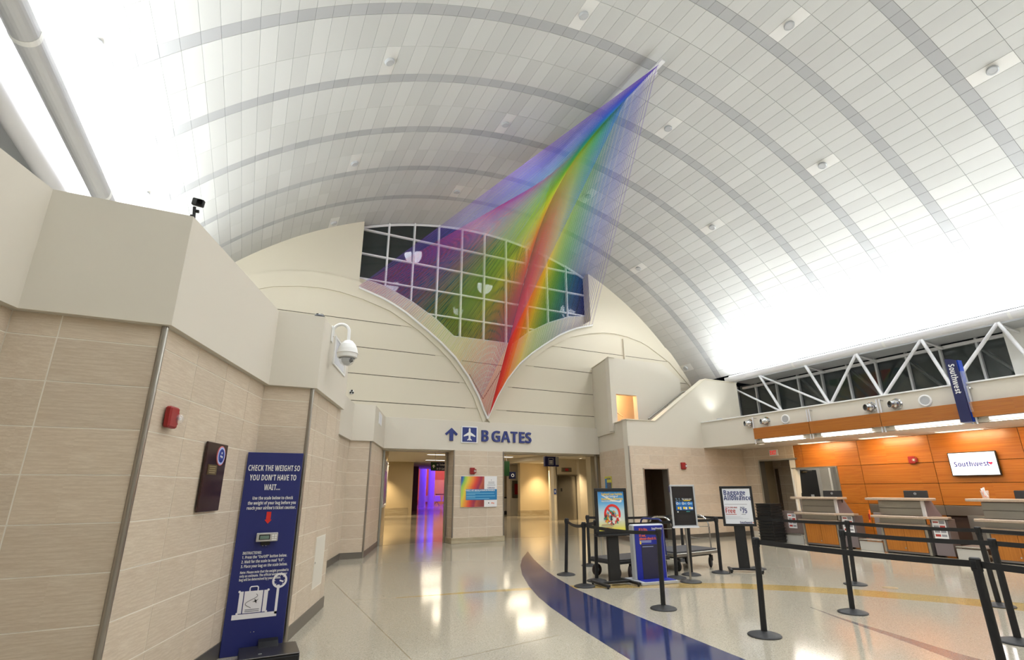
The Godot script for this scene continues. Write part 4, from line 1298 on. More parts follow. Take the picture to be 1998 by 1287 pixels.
# ---------------------------------------------------------------- gate sign and wall fittings
func build_gate_sign() -> void:
	var o := thing("gate_sign", "navy arrow, airplane symbol and raised B GATES letters on the header", "sign", Vector3(5.5, 3.0, -15.51))
	var arrow := pv([[0.13, 0.02], [0.25, 0.02], [0.25, 0.28], [0.355, 0.18], [0.40, 0.235], [0.19, 0.42], [-0.02, 0.235], [0.025, 0.18], [0.13, 0.28]])
	part(o, "arrow", extrude(arrow, 0.0, 0.035, "z"), M["sign_blue"])
	part(o, "symbol_border", cbox(Vector3(0.56, 0.53, 0.03), 0.006), M["white"], Vector3(0.80, 0.23, 0.015))
	part(o, "symbol_field", cbox(Vector3(0.49, 0.46, 0.006), 0.002), M["sign_blue"], Vector3(0.80, 0.23, 0.032))
	var half := [[0.0, 0.21], [0.03, 0.18], [0.035, 0.07], [0.20, -0.035], [0.20, -0.075], [0.035, -0.03], [0.03, -0.12], [0.075, -0.165], [0.075, -0.195], [0.012, -0.17], [0.0, -0.20]]
	var plane := []
	for p in half:
		plane.append([p[0] + 0.80, p[1] + 0.235])
	for k in range(half.size() - 2, 0, -1):
		plane.append([0.80 - half[k][0], half[k][1] + 0.235])
	part(o, "airplane_symbol", extrude(pv(plane), 0.034, 0.042, "z"), M["white"])
	text(o, "lettering", "B", 0.50, Vector3(1.34, 0.205, 0.02), M["sign_blue"], Basis.IDENTITY, true, 0.98, HORIZONTAL_ALIGNMENT_CENTER, 0.05)
	text(o, "lettering", "GATES", 0.50, Vector3(2.33, 0.205, 0.02), M["sign_blue"], Basis.IDENTITY, true, 1.03, HORIZONTAL_ALIGNMENT_CENTER, 0.05)

func alarm(label: String, at: Vector3, b: Basis, s := 1.0) -> void:
	var o := thing("fire_alarm", label, "alarm", at, 0, "red fire alarm strobes")
	o.basis = b
	part(o, "housing", cbox(Vector3(0.13, 0.16, 0.05) * s, 0.012 * s), M["red"], Vector3(0, 0, 0.025))
	part(o, "strobe_base", cbox(Vector3(0.07, 0.10, 0.02) * s, 0.006 * s), M["red"], Vector3(0.075 * s, 0, 0.02))
	part(o, "strobe_lens", lathe([Vector2(0, 0), Vector2(0.034 * s, 0), Vector2(0.032 * s, 0.02 * s), Vector2(0.016 * s, 0.034 * s), Vector2(0, 0.036 * s)], 14), M["clear_plastic"], Vector3(0.055 * s, -0.005, 0.05 * s), Basis(Vector3.RIGHT, PI / 2))
	part(o, "strobe_bulb", cyl(0.012 * s, 0.02 * s, 10), M["white"], Vector3(0.055 * s, -0.005, 0.06 * s))

func grille(label: String, at: Vector3, b: Basis, w: float, h: float) -> void:
	var o := thing("air_grille", label, "vent", at)
	o.basis = b
	for s in [-1, 1]:
		part(o, "grille_frame", cbox(Vector3(w, 0.03, 0.02), 0.003), M["white"], Vector3(0, s * (h / 2 - 0.015), 0.01))
		part(o, "grille_frame", cbox(Vector3(0.03, h - 0.06, 0.02), 0.003), M["white"], Vector3(s * (w / 2 - 0.015), 0, 0.01))
	part(o, "grille_back", cbox(Vector3(w - 0.04, h - 0.04, 0.004), 0.0), M["gray_metal"], Vector3(0, 0, 0.002))
	var n := int((w - 0.08) / 0.06)
	for k in n:
		part(o, "grille_blade", cbox(Vector3(0.018, h - 0.07, 0.012), 0.0), M["white_metal"], Vector3(-w / 2 + 0.06 + 0.06 * k, 0, 0.010), yawb(35))

func build_wall_fixtures() -> void:
	var d := Vector3(0.330, 0, -0.944)
	var n := Vector3(0.944, 0, 0.330)
	var face := Basis(d, Vector3.UP, n)
	var f2 := Vector3(-0.673, 0, -4.446)
	var f4 := Vector3(0.612, 0, -6.60)
	var f7 := Vector3(2.77, 0, -13.42)
	alarm("large red fire alarm strobe on the near tiled wall above the plaque", f2 + d * 0.26 + n * 0.01 + Vector3.UP * 2.09, face, 1.0)
	alarm("red fire alarm strobe on the tiled pier above the rainbow poster", Vector3(6.42, 2.105, -15.50), Basis.IDENTITY, 1.25)
	alarm("red fire alarm strobe on the tiled wall right of the narrow doorway", Vector3(12.93, 2.25, -13.04), Basis.IDENTITY, 1.4)
	alarm("red fire alarm strobe on the wood wall beside the television", Vector3(15.90, 2.23, -7.72), yawb(-90), 1.2)
	# plaque
	var p := thing("wall_plaque", "dark mahogany plaque with a round blue seal on the near tiled wall", "plaque", f2 + d * 1.20 + n * 0.01 + Vector3.UP * 1.675)
	p.basis = face
	part(p, "plaque_board", cbox(Vector3(0.45, 0.60, 0.02), 0.006), M["mahogany"], Vector3(0, 0, 0.012))
	part(p, "seal_rim", cyl(0.088, 0.006, 32), mat("seal_pink", Color(0.80, 0.45, 0.45), 0.5), Vector3(0.08, 0.19, 0.025), Basis(Vector3.RIGHT, PI / 2))
	part(p, "seal_ring", cyl(0.079, 0.008, 32), mat("seal_pale", Color(0.62, 0.70, 0.88), 0.5), Vector3(0.08, 0.19, 0.025), Basis(Vector3.RIGHT, PI / 2))
	part(p, "seal_field", cyl(0.062, 0.010, 32), mat("seal_blue", Color(0.10, 0.18, 0.50), 0.5), Vector3(0.08, 0.19, 0.025), Basis(Vector3.RIGHT, PI / 2))
	for q in [[0.08, 0.215], [0.064, 0.185], [0.094, 0.18]]:
		part(p, "seal_star", cyl(0.011, 0.012, 5), M["white"], Vector3(q[0], q[1], 0.026), Basis(Vector3.RIGHT, PI / 2))
	var bp := part(p, "brass_plate", cbox(Vector3(0.19, 0.09, 0.004), 0.001), M["brass"], Vector3(-0.06, 0.06, 0.024))
	for k in 4:
		part(bp, "engraved_line", cbox(Vector3(0.14 - 0.015 * (k % 2), 0.006, 0.001), 0.0), mat("engraved", Color(0.75, 0.68, 0.5), 0.4, 0.5), Vector3(0, 0.028 - 0.018 * k, 0.0025))
	grille("wide white air grille on the fascia behind the dome camera", f4 + d * 1.05 + n * 0.065 + Vector3.UP * 3.40, face, 0.85, 0.40)
	grille("small white air grille on the fascia beside the gate header", f7 + d * 1.0 + n * 0.065 + Vector3.UP * 3.42, face, 0.62, 0.32)
	# dome camera on a gooseneck
	var root := f4 + d * 0.42 + n * 0.063 + Vector3.UP * 3.58
	var c := thing("dome_camera", "white dome security camera hanging from a gooseneck arm off the fascia", "camera", root)
	c.basis = face
	part(c, "wall_bracket", cbox(Vector3(0.09, 0.22, 0.02), 0.006), M["white"], Vector3(0, -0.02, 0.01))
	var path := []
	for k in 13:
		var a := PI * 0.96 * k / 12.0
		path.append(Vector3(0, 0.0 + 0.105 * sin(a) + 0.02, 0.12 - 0.105 * cos(a)))
	path.push_front(Vector3(0, -0.05, 0.012))
	path.append(Vector3(0, -0.10, 0.228))
	part(c, "gooseneck_arm", tube(path, 0.021, 12), M["white"])
	part(c, "dome_body", lathe([Vector2(0.03, -0.10), Vector2(0.055, -0.11), Vector2(0.10, -0.16), Vector2(0.125, -0.22), Vector2(0.135, -0.27), Vector2(0.14, -0.275), Vector2(0.14, -0.285), Vector2(0.132, -0.29), Vector2(0.128, -0.335), Vector2(0.105, -0.345)], 32), M["white"], Vector3(0, 0, 0.228))
	part(c, "dome_glass", lathe([Vector2(0.105, -0.34), Vector2(0.10, -0.38), Vector2(0.078, -0.42), Vector2(0.042, -0.445), Vector2(0, -0.452)], 28), M["clear_plastic"], Vector3(0, 0, 0.228))
	var lens := part(c, "camera_ball", lathe([Vector2(0, -0.445), Vector2(0.035, -0.435), Vector2(0.065, -0.40), Vector2(0.075, -0.355), Vector2(0.07, -0.345)], 20), M["gray_metal"], Vector3(0, 0, 0.228))
	part(lens, "lens", cyl(0.026, 0.03, 16), M["black_gloss"], Vector3(-0.035, -0.385, 0.06), Basis(Vector3.UP, -0.55) * Basis(Vector3.RIGHT, 1.2))
	# small black action camera clamped on the fascia corner
	var ac := thing("action_camera", "small black action camera on a clamp at the fascia corner", "camera", Vector3(-0.645, 3.65, -4.46), -8)
	part(ac, "clamp_foot", cbox(Vector3(0.035, 0.05, 0.035), 0.005), M["black"], Vector3(0, 0.02, 0))
	part(ac, "clamp_arm", cyl(0.012, 0.09, 10), M["black"], Vector3(0.004, 0.075, 0), Basis(Vector3.BACK, 0.1))
	part(ac, "knob", cyl(0.014, 0.03, 10), M["black"], Vector3(0.022, 0.085, 0), Basis(Vector3.BACK, PI / 2))
	var body := part(ac, "camera_body", cbox(Vector3(0.085, 0.06, 0.045), 0.006), M["black"], Vector3(0.02, 0.165, 0.0), Basis(Vector3.BACK, -0.15) * Basis(Vector3.RIGHT, 0.25))
	part(body, "lens_port", cyl(0.020, 0.014, 16), M["black_gloss"], Vector3(0.017, 0.008, 0.026), Basis(Vector3.RIGHT, PI / 2))
	part(body, "front_plate", cbox(Vector3(0.03, 0.045, 0.004), 0.001), M["dark_frame"], Vector3(-0.022, 0, 0.024))
	# little three-pronged sensor on the end wall, and a puck on the fascia
	var se := thing("wall_sensor", "tiny black three-lobed sensor on the cream wall left of the arch", "sensor", Vector3(2.56, 4.36, -15.72))
	part(se, "sensor_plate", cbox(Vector3(0.12, 0.12, 0.02), 0.004), M["white"], Vector3(0, 0, 0.01))
	for k in 3:
		var a := TAU * k / 3.0 + PI / 2
		part(se, "sensor_lobe", cyl(0.028, 0.03, 10), M["black"], Vector3(cos(a) * 0.04, sin(a) * 0.04, 0.03), Basis(Vector3.RIGHT, PI / 2))
	var pu := thing("rooftop_puck", "small dark glass puck lying on the fascia above the dome camera", "sensor", Vector3(0.60, 3.65, -6.62))
	part(pu, "puck_base", lathe([Vector2(0, 0), Vector2(0.07, 0), Vector2(0.07, 0.02), Vector2(0.055, 0.035), Vector2(0, 0.04)], 18), M["dark_frame"])
	part(pu, "puck_glass", cyl(0.05, 0.012, 18), M["chrome"], Vector3(0, 0.043, 0))
	# exhibition poster on the pier
	var po := thing("art_poster", "rainbow coloured exhibition poster with a blue text box on the pier", "poster", Vector3(6.66, 1.02, -15.495))
	part(po, "poster_board", cbox(Vector3(1.24, 0.93, 0.02), 0.004), M["paper"], Vector3(0, 0.465, 0.01))
	part(po, "rainbow_print", rainbow_card(0.79, 0.915), mat("rainbow_print", Color(1, 1, 1), 0.45, 0, rainbow_tex()), Vector3(-0.22, 0.465, 0.0215))
	part(po, "text_box", cbox(Vector3(1.06, 0.32, 0.003), 0.0), mat("poster_blue", Color(0.05, 0.45, 0.66), 0.5), Vector3(0.085, 0.375, 0.023))
	text(po, "headline", "PUBLIC ART INSTALLATION IN PROGRESS", 0.062, Vector3(0.04, 0.50, 0.026), M["white"], Basis.IDENTITY, true, 0.83, HORIZONTAL_ALIGNMENT_CENTER, 0.002)
	for k in 6:
		part(po, "text_line", cbox(Vector3([0.45, 0.95, 0.30, 0.98, 0.30, 0.78][k], 0.016, 0.002), 0.0), mat("poster_pale", Color(0.45, 0.70, 0.82), 0.5), Vector3(0.06 - (0.98 - [0.45, 0.95, 0.30, 0.98, 0.30, 0.78][k]) / 2, [0.455, 0.41, 0.378, 0.33, 0.298, 0.255][k], 0.0255))
	text(po, "caption", "SAN ANTONIO", 0.035, Vector3(0.42, 0.75, 0.022), M["print_gray"], Basis.IDENTITY, true, 0.9, HORIZONTAL_ALIGNMENT_CENTER, 0.002)
	part(po, "text_line", cbox(Vector3(0.22, 0.012, 0.002), 0.0), M["print_gray"], Vector3(0.42, 0.71, 0.022))
	part(po, "text_line", cbox(Vector3(0.28, 0.03, 0.002), 0.0), mat("poster_faint", Color(0.72, 0.74, 0.76), 0.6), Vector3(0.42, 0.66, 0.022))
	part(po, "logo_swash", extrude(pv([[-0.02, 0], [0.0, 0.035], [0.012, 0.03], [0.0, 0.01], [0.02, 0.0]]), 0, 0.002, "z"), M["print_gray"], Vector3(0.42, 0.80, 0.021))
	text(po, "logo", "CiRROUS", 0.06, Vector3(0.41, 0.575, 0.022), M["print_navy"], Basis.IDENTITY, true, 1.0, HORIZONTAL_ALIGNMENT_CENTER, 0.002)
	part(po, "logo_dot", cyl(0.018, 0.004, 14), M["black"], Vector3(0.33, 0.12, 0.021), Basis(Vector3.RIGHT, PI / 2))
	text(po, "logo", "fifty", 0.06, Vector3(0.47, 0.115, 0.022), M["orange"], Basis.IDENTITY, true, 0.9, HORIZONTAL_ALIGNMENT_CENTER, 0.002, true)
	# brochure sheet on the return wall
	var dr := Vector3(0.2697, 0, -0.963)
	var nr := Vector3(-0.963, 0, -0.2697)
	var br := thing("brochure_sheet", "yellow, blue and photo coloured notice on the tile above the poster stand", "notice", Vector3(10.72, 0, -13.05) + dr * 1.85 + nr * 0.012 + Vector3.UP * 1.74)
	br.basis = Basis(dr * -1.0, Vector3.UP, nr)
	part(br, "notice_card", cbox(Vector3(0.62, 0.42, 0.008), 0.001), mat("notice_yellow", Color(0.78, 0.78, 0.22), 0.5), Vector3(0, 0, 0.004))
	part(br, "photo_print", cbox(Vector3(0.42, 0.21, 0.002), 0.0), mat("notice_photo", Color(1, 1, 1), 0.5, 0, streaks(48, 24, Color(0.30, 0.34, 0.42), Color(0.22, 0.24, 0.27), Color(0.46, 0.48, 0.58), 4.0, 9.0, 77)), Vector3(0.08, -0.10, 0.009))
	part(br, "blue_strip", cbox(Vector3(0.17, 0.33, 0.002), 0.0), mat("notice_blue", Color(0.12, 0.48, 0.75), 0.5), Vector3(-0.20, -0.03, 0.010))
	text(br, "lettering", "BOARDING", 0.09, Vector3(0.06, 0.13, 0.009), M["print_navy"], Basis.IDENTITY, true, 0.8, HORIZONTAL_ALIGNMENT_CENTER, 0.002)

func rainbow_card(w: float, h: float) -> ArrayMesh:
	var st := newst()
	quad(st, Vector3(-w / 2, -h / 2, 0), Vector3(w / 2, -h / 2, 0), Vector3(w / 2, h / 2, 0), Vector3(-w / 2, h / 2, 0), Vector3(0, 0, 1))
	return st.commit()

func rainbow_tex() -> ImageTexture:
	var stops := [[0.0, Color(0.13, 0.22, 0.52)], [0.07, Color(0.20, 0.45, 0.65)], [0.15, Color(0.55, 0.75, 0.32)], [0.30, Color(0.85, 0.78, 0.28)], [0.50, Color(0.90, 0.55, 0.22)], [0.68, Color(0.82, 0.25, 0.20)], [0.86, Color(0.55, 0.14, 0.28)], [0.95, Color(0.70, 0.35, 0.25)], [1.2, Color(0.5, 0.2, 0.2)]]
	var im := Image.create(128, 128, false, Image.FORMAT_RGB8)
	for y in 128:
		for x in 128:
			var f := x / 127.0 + 0.35 * (y / 127.0) - 0.02 * sin(y * 0.1)
			f = clampf(f - 0.02, 0, 1.19)
			var c: Color = stops[0][1]
			for k in stops.size() - 1:
				if f >= stops[k][0] and f <= stops[k + 1][0]:
					c = (stops[k][1] as Color).lerp(stops[k + 1][1], (f - stops[k][0]) / (stops[k + 1][0] - stops[k][0]))
			im.set_pixel(x, y, c)
	return ImageTexture.create_from_image(im)

# ---------------------------------------------------------------- blue bag-weighing sign by the near wall
func build_left_kiosk() -> void:
	var o := thing("weighing_sign", "tall navy sign about checking bag weight beside the near tiled wall", "sign", Vector3(0.29, 0.0, -6.36))
	part(o, "sign_panel", cbox(Vector3(0.56, 1.95, 0.03), 0.004), M["kiosk_blue"], Vector3(0, 0.975, 0))
	var z := 0.018
	var W: Material = M["white"]
	for l in [["CHECK THE WEIGHT SO", 1.785, 0.083, 0.80], ["YOU DON'T HAVE TO", 1.685, 0.083, 0.80], ["WAIT...", 1.585, 0.083, 0.80]]:
		text(o, "headline", l[0], l[2], Vector3(0, l[1], z), W, Basis.IDENTITY, true, l[3] * 0.72, HORIZONTAL_ALIGNMENT_CENTER, 0.003, true)
	var b := 0
	for l in [["Use the scale below to check", 1.475], ["the weight of your bag before you", 1.425], ["reach your airline's ticket counter.", 1.375]]:
		text(o, "body_text", l[0], 0.044, Vector3(0.02, l[1], z), W, Basis.IDENTITY, true, 0.66, HORIZONTAL_ALIGNMENT_CENTER, 0.002, true)
	part(o, "red_arrow", extrude(pv([[-0.022, 0.12], [0.022, 0.12], [0.022, 0.04], [0.035, 0.04], [0.0, 0.0], [-0.035, 0.04], [-0.022, 0.04]]), 0.0, 0.003, "z"), mat("arrow_red", Color(0.80, 0.14, 0.10), 0.5), Vector3(0.0, 1.215, 0.015))
	for l in [["INSTRUCTIONS:", 0.935, 0.036], ["1. Press the \"On/Off\" button below.", 0.895, 0.038], ["2. Wait for the scale to read \"0.0\".", 0.852, 0.038], ["3. Place your bag on the scale below.", 0.809, 0.038], ["Note: Please note that the weight provided is", 0.752, 0.032], ["only an estimate. The official weight of your", 0.718, 0.032], ["bag will be determined by your airline.", 0.684, 0.032]]:
		text(o, "body_text", l[0], l[2], Vector3(-0.20, l[1], z), W, Basis.IDENTITY, true, 0.66, HORIZONTAL_ALIGNMENT_LEFT, 0.002, true)
	# pictogram: suitcase on a scale with a dial
	var w2 := mat("pictogram", Color(0.90, 0.89, 0.90), 0.55)
	var zz := 0.0155
	part(o, "pictogram_platform", cbox(Vector3(0.41, 0.045, 0.003), 0.0), w2, Vector3(-0.015, 0.345, 0.0165))
	part(o, "pictogram_post", cbox(Vector3(0.024, 0.27, 0.003), 0.0), w2, Vector3(0.178, 0.48, 0.0165))
	part(o, "pictogram_dial", ring(0.052, 0.072, 32), w2, Vector3(0.185, 0.655, zz))
	for k in 8:
		var a := TAU * k / 8.0
		part(o, "pictogram_tick", cbox(Vector3(0.012, 0.006, 0.002), 0.0), w2, Vector3(0.185 + cos(a) * 0.048, 0.655 + sin(a) * 0.048, 0.0165), Basis(Vector3.BACK, a))
	part(o, "pictogram_needle", cbox(Vector3(0.04, 0.014, 0.003), 0.0), w2, Vector3(0.203, 0.648, 0.0165), Basis(Vector3.BACK, -0.35))
	part(o, "pictogram_suitcase", cbox(Vector3(0.17, 0.20, 0.003), 0.0), w2, Vector3(-0.045, 0.475, 0.0165))
	for s in [-1, 1]:
		part(o, "pictogram_suitcase_end", cbox(Vector3(0.038, 0.20, 0.003), 0.0), w2, Vector3(-0.045 + s * 0.113, 0.475, 0.0165))
		for v in [-1, 1]:
			part(o, "pictogram_corner", cyl(0.011, 0.004, 10), w2, Vector3(-0.045 + s * 0.133, 0.475 + v * 0.10, 0.017), Basis(Vector3.RIGHT, PI / 2))
	part(o, "pictogram_handle", tube([Vector3(-0.085, 0.575, 0.016), Vector3(-0.085, 0.605, 0.016), Vector3(-0.075, 0.615, 0.016), Vector3(-0.02, 0.615, 0.016), Vector3(-0.01, 0.605, 0.016), Vector3(-0.01, 0.575, 0.016)], 0.006, 6), w2)
	var sp := []
	for k in 22:
		var t := k / 21.0
		sp.append(Vector3(-0.05 + 0.045 * sin(t * TAU * 0.95 + 0.7) - 0.025 * t, 0.545 - 0.125 * t, 0.0185))
	part(o, "script_letter", tube(sp, 0.0022, 4), M["black"])
	part(o, "airplane_mark", extrude(pv([[-0.03, -0.006], [-0.008, 0.002], [-0.012, 0.022], [0.004, 0.006], [0.026, 0.02], [0.008, -0.002], [0.008, -0.024], [-0.004, -0.008]]), 0, 0.002, "z"), M["black"], Vector3(-0.02, 0.48, 0.018))
	for k in 2:
		part(o, "text_line", cbox(Vector3(0.13, 0.008, 0.001), 0.0), M["print_gray"], Vector3(-0.045, 0.405 - 0.016 * k, 0.0185))
	for q in [[-0.03, 0.20], [0.0, 0.20], [-0.02, 1.0], [0.01, 1.0]]:
		part(o, "screw", cyl(0.004, 0.004, 8), M["chrome"], Vector3(q[0], q[1], 0.016), Basis(Vector3.RIGHT, PI / 2))
	# digital read-out
	var rd := part(o, "readout_case", cbox(Vector3(0.205, 0.085, 0.04), 0.005), mat("readout_case", Color(0.72, 0.71, 0.69), 0.4, 0.3), Vector3(0.01, 1.085, 0.05))
	part(rd, "readout_window", cbox(Vector3(0.105, 0.05, 0.004), 0.001), M["black"], Vector3(-0.025, 0.002, 0.02))
	part(rd, "readout_screen", cbox(Vector3(0.085, 0.032, 0.004), 0.0), mat("lcd", Color(0.42, 0.50, 0.46), 0.3), Vector3(-0.025, 0.0, 0.0215))
	for i in 2:
		for j in 2:
			part(rd, "button", cbox(Vector3(0.02, 0.017, 0.004), 0.002), M["white"], Vector3(0.055 + 0.026 * i, 0.016 - 0.022 * j, 0.021))
	part(rd, "button", cbox(Vector3(0.046, 0.012, 0.004), 0.002), M["white"], Vector3(0.068, -0.027, 0.021))
	part(o, "readout_bracket", cbox(Vector3(0.09, 0.05, 0.03), 0.006), M["black"], Vector3(0.0, 1.03, 0.03))
	part(o, "foot_wedge", extrude(pv([[0.0, 0.0], [0.25, 0.0], [0.25, 0.05], [0.16, 0.09], [0.08, 0.12], [0.0, 0.13]]), -0.09, 0.09, "x"), M["black"], Vector3(0.14, 0.0, 0.02))
	var s2 := thing("floor_scale", "low black and steel floor scale at the foot of the navy sign", "scale", Vector3(0.43, 0.0, -6.06))
	part(s2, "scale_body", cbox(Vector3(0.52, 0.07, 0.42), 0.012), M["black"], Vector3(0, 0.04, 0))
	part(s2, "scale_plate", cbox(Vector3(0.52, 0.012, 0.42), 0.004), mat("scale_plate", Color(0.32, 0.31, 0.30), 0.3, 0.8), Vector3(0, 0.081, 0))
	part(s2, "scale_slot", cbox(Vector3(0.03, 0.002, 0.006), 0.0), M["white"], Vector3(-0.08, 0.088, 0.1))

func ring(r0: float, r1: float, segs: int) -> ArrayMesh:
	var st := newst()
	for k in segs:
		var a := TAU * k / segs
		var b := TAU * (k + 1) / segs
		var u := Vector3(cos(a), sin(a), 0)
		var v := Vector3(cos(b), sin(b), 0)
		var z := Vector3(0, 0, 0.003)
		quad(st, u * r0 + z, u * r1 + z, v * r1 + z, v * r0 + z, Vector3(0, 0, 1))
		quad(st, u * r1, v * r1, v * r1 + z, u * r1 + z, (u + v).normalized())
		quad(st, u * r0, v * r0, v * r0 + z, u * r0 + z, -(u + v).normalized())
	return st.commit()

# ---------------------------------------------------------------- ticket counters
func build_counters() -> void:
	var zc := [-9.62, -7.53, -5.40, -3.28]
	var tag := ["farthest ticket counter, next to the open dark door", "ticket counter in the middle, left of the television", "ticket counter below the television, with a clear cup on top", "nearest ticket counter at the edge of view"]
	for k in 4:
		var o := thing("ticket_counter", "stone topped steel and wood " + tag[k], "counter", Vector3(14.4, 0, zc[k]), -90, "ticket counters")
		part(o, "cabinet_body", cbox(Vector3(1.02, 0.58, 0.60), 0.003), M["counter_gray"], Vector3(0, 0.32, -0.32))
		part(o, "plinth", cbox(Vector3(0.98, 0.06, 0.55), 0.0), M["black"], Vector3(0, 0.03, -0.34))
		for s in [-1, 1]:
			var dr := part(o, "cabinet_door", cbox(Vector3(0.435, 0.50, 0.02), 0.003), M["wood_door"], Vector3(s * 0.221, 0.325, -0.01))
			if s == -1:
				part(dr, "door_lock", cyl(0.016, 0.012, 12), M["chrome"], Vector3(0.195, -0.18, 0.012), Basis(Vector3.RIGHT, PI / 2))
			part(o, "corner_post", cbox(Vector3(0.055, 0.60, 0.08), 0.006), M["brushed"], Vector3(s * 0.485, 0.32, -0.03))
		part(o, "steel_band", cbox(Vector3(1.04, 0.05, 0.06), 0.004), M["brushed"], Vector3(0, 0.605, -0.01))
		part(o, "steel_band", cbox(Vector3(1.02, 0.12, 0.05), 0.003), M["brushed"], Vector3(0, 0.755, -0.04))
		part(o, "stone_ledge", cbox(Vector3(1.10, 0.045, 0.22), 0.006), M["granite"], Vector3(0, 0.675, 0.0))
		part(o, "stone_ledge", cbox(Vector3(1.18, 0.055, 0.36), 0.008), M["granite"], Vector3(0, 0.85, 0.02))
		for j in 2:
			part(o, "steel_panel", cbox(Vector3(0.96, 0.158, 0.02), 0.003), M["brushed"], Vector3(-0.02, 0.965 + 0.165 * j, -0.10))
		part(o, "upper_core", cbox(Vector3(0.98, 0.34, 0.22), 0.0), M["counter_gray"], Vector3(-0.02, 1.05, -0.225))
		part(o, "end_post", cbox(Vector3(0.07, 0.35, 0.05), 0.004), M["white_metal"], Vector3(0.49, 1.05, -0.10))
		part(o, "end_panel", extrude(pv([[-0.12, 0.86], [-0.75, 0.86], [-0.6, 1.0], [-0.40, 1.23], [-0.12, 1.23]]), 0.51, 0.54, "x"), mat("end_panel", Color(0.47, 0.42, 0.44), 0.5), Vector3.ZERO)
		part(o, "stone_top", cbox(Vector3(1.38, 0.06, 0.44), 0.01), M["granite"], Vector3(0, 1.26, -0.10))
		# side wing
		part(o, "wing_ledge", cbox(Vector3(0.40, 0.05, 0.36), 0.008), M["granite"], Vector3(0.74, 0.85, -0.14), yawb(14))
		part(o, "wing_body", cbox(Vector3(0.34, 0.78, 0.50), 0.004), mat("wing_gray", Color(0.43, 0.39, 0.39), 0.5), Vector3(0.71, 0.43, -0.32), yawb(8))
		part(o, "cable_grommet", cyl(0.025, 0.01, 12), M["black"], Vector3(0.62, 0.76, -0.05), Basis(Vector3.RIGHT, PI / 2))
	# low weighing wells between the counters
	var wz := [-8.40, -6.29, -4.17]
	var wl := ["between the farthest and the middle counter", "between the middle counter and the one with the cup", "between the two nearest counters"]
	for k in 3:
		var o := thing("bag_well", "low gray steel baggage well " + wl[k], "scale", Vector3(14.5, 0, wz[k]), -90, "baggage wells")
		part(o, "front_panel", cbox(Vector3(0.56, 0.22, 0.03), 0.004), M["wall_gray"], Vector3(0, 0.11, 0))
		part(o, "platform_edge", cbox(Vector3(0.56, 0.03, 0.06), 0.004), M["brushed"], Vector3(0, 0.255, 0.0))
		part(o, "platform", cbox(Vector3(0.56, 0.02, 0.8), 0.003), M["counter_gray"], Vector3(0, 0.25, -0.42))
		part(o, "back_panel", cbox(Vector3(0.56, 0.62, 0.03), 0.004), M["counter_gray"] if k < 1 else M["brushed"], Vector3(0, 0.58, -0.85))
	var sp := thing("side_screen", "brownish gray panel with a pinned sheet left of the farthest counter", "panel", Vector3(14.62, 0, -10.60), -90)
	part(sp, "screen_board", cbox(Vector3(0.72, 0.62, 0.03), 0.004), mat("side_screen", Color(0.46, 0.40, 0.38), 0.55), Vector3(0, 0.58, 0))
	part(sp, "low_panel", cbox(Vector3(0.66, 0.22, 0.03), 0.004), M["wall_gray"], Vector3(0, 0.11, 0.06))
	part(sp, "low_ledge", cbox(Vector3(0.66, 0.03, 0.10), 0.004), M["brushed"], Vector3(0, 0.255, 0.05))
	part(sp, "screen_post", cbox(Vector3(0.05, 0.95, 0.06), 0.004), M["brushed"], Vector3(-0.38, 0.475, 0))
	part(sp, "screen_post", cbox(Vector3(0.03, 1.25, 0.04), 0.004), M["white_metal"], Vector3(0.36, 0.625, 0))
	# notices
	var pl := ["left of the farthest counter", "on the wing of the farthest counter", "on the wing of the middle counter"]
	var pp := [[14.595, -10.58, 0.0], [14.455, -8.87, 8.0], [14.455, -6.78, 8.0]]
	for k in 3:
		var o := thing("paper_notice", "white printed baggage notice " + pl[k], "notice", Vector3(pp[k][0], 0.61, pp[k][1]), -90 + pp[k][2], "printed notices at the counters")
		part(o, "sheet", cbox(Vector3(0.26, 0.40, 0.003), 0.0), M["paper"], Vector3(0, 0, 0.003))
		for j in 4:
			for s in [-1, 1]:
				part(o, "print_block", cbox(Vector3(0.10, 0.05 + 0.02 * ((j + s) % 2), 0.001), 0.0), M["print_gray"] if (j + s + 1) % 3 else M["print_red"], Vector3(s * 0.058, 0.15 - 0.095 * j, 0.0052))
	# monitors
	var ml := ["farthest", "middle", "cup-topped", "nearest"]
	for k in 4:
		var o := thing("monitor", "black computer monitor seen from behind on the %s ticket counter" % ml[k], "monitor", Vector3(14.74, 1.0, [-9.33, -7.26, -5.12, -3.0][k]), -90, "monitors on the counters")
		part(o, "monitor_stand", cbox(Vector3(0.12, 0.25, 0.04), 0.004), M["black"], Vector3(0, 0.1, -0.05))
		part(o, "monitor_shell", cbox(Vector3(0.52, 0.32, 0.05), 0.012), M["black"], Vector3(0, 0.30, 0.0), Basis(Vector3.RIGHT, -0.12))
		part(o, "logo_ring", ring(0.022, 0.028, 20), M["gray_metal"], Vector3(0, 0.385, 0.018))
		part(o, "logo_mark", cbox(Vector3(0.030, 0.008, 0.002), 0.0), M["gray_metal"], Vector3(0, 0.385, 0.021))
	var cup := thing("pen_cup", "clear acrylic cup stuffed with crumpled papers on a counter", "cup", Vector3(14.38, 1.29, -5.74))
	part(cup, "cup_body", lathe([Vector2(0.0, 0.004), Vector2(0.055, 0.004), Vector2(0.075, 0.17), Vector2(0.071, 0.17), Vector2(0.051, 0.008), Vector2(0, 0.008)], 18), M["clear_plastic"])
	for k in 5:
		part(cup, "paper_slip", cbox(Vector3(0.05, 0.17, 0.004), 0.0), M["paper"] if k != 3 else M["orange"], Vector3(-0.03 + 0.018 * k, 0.125 + 0.012 * (k % 3), 0.02 - 0.011 * k), Basis.from_euler(Vector3(0.15 * (k - 2), 0.5 * k, 0.14 * (2 - k))))
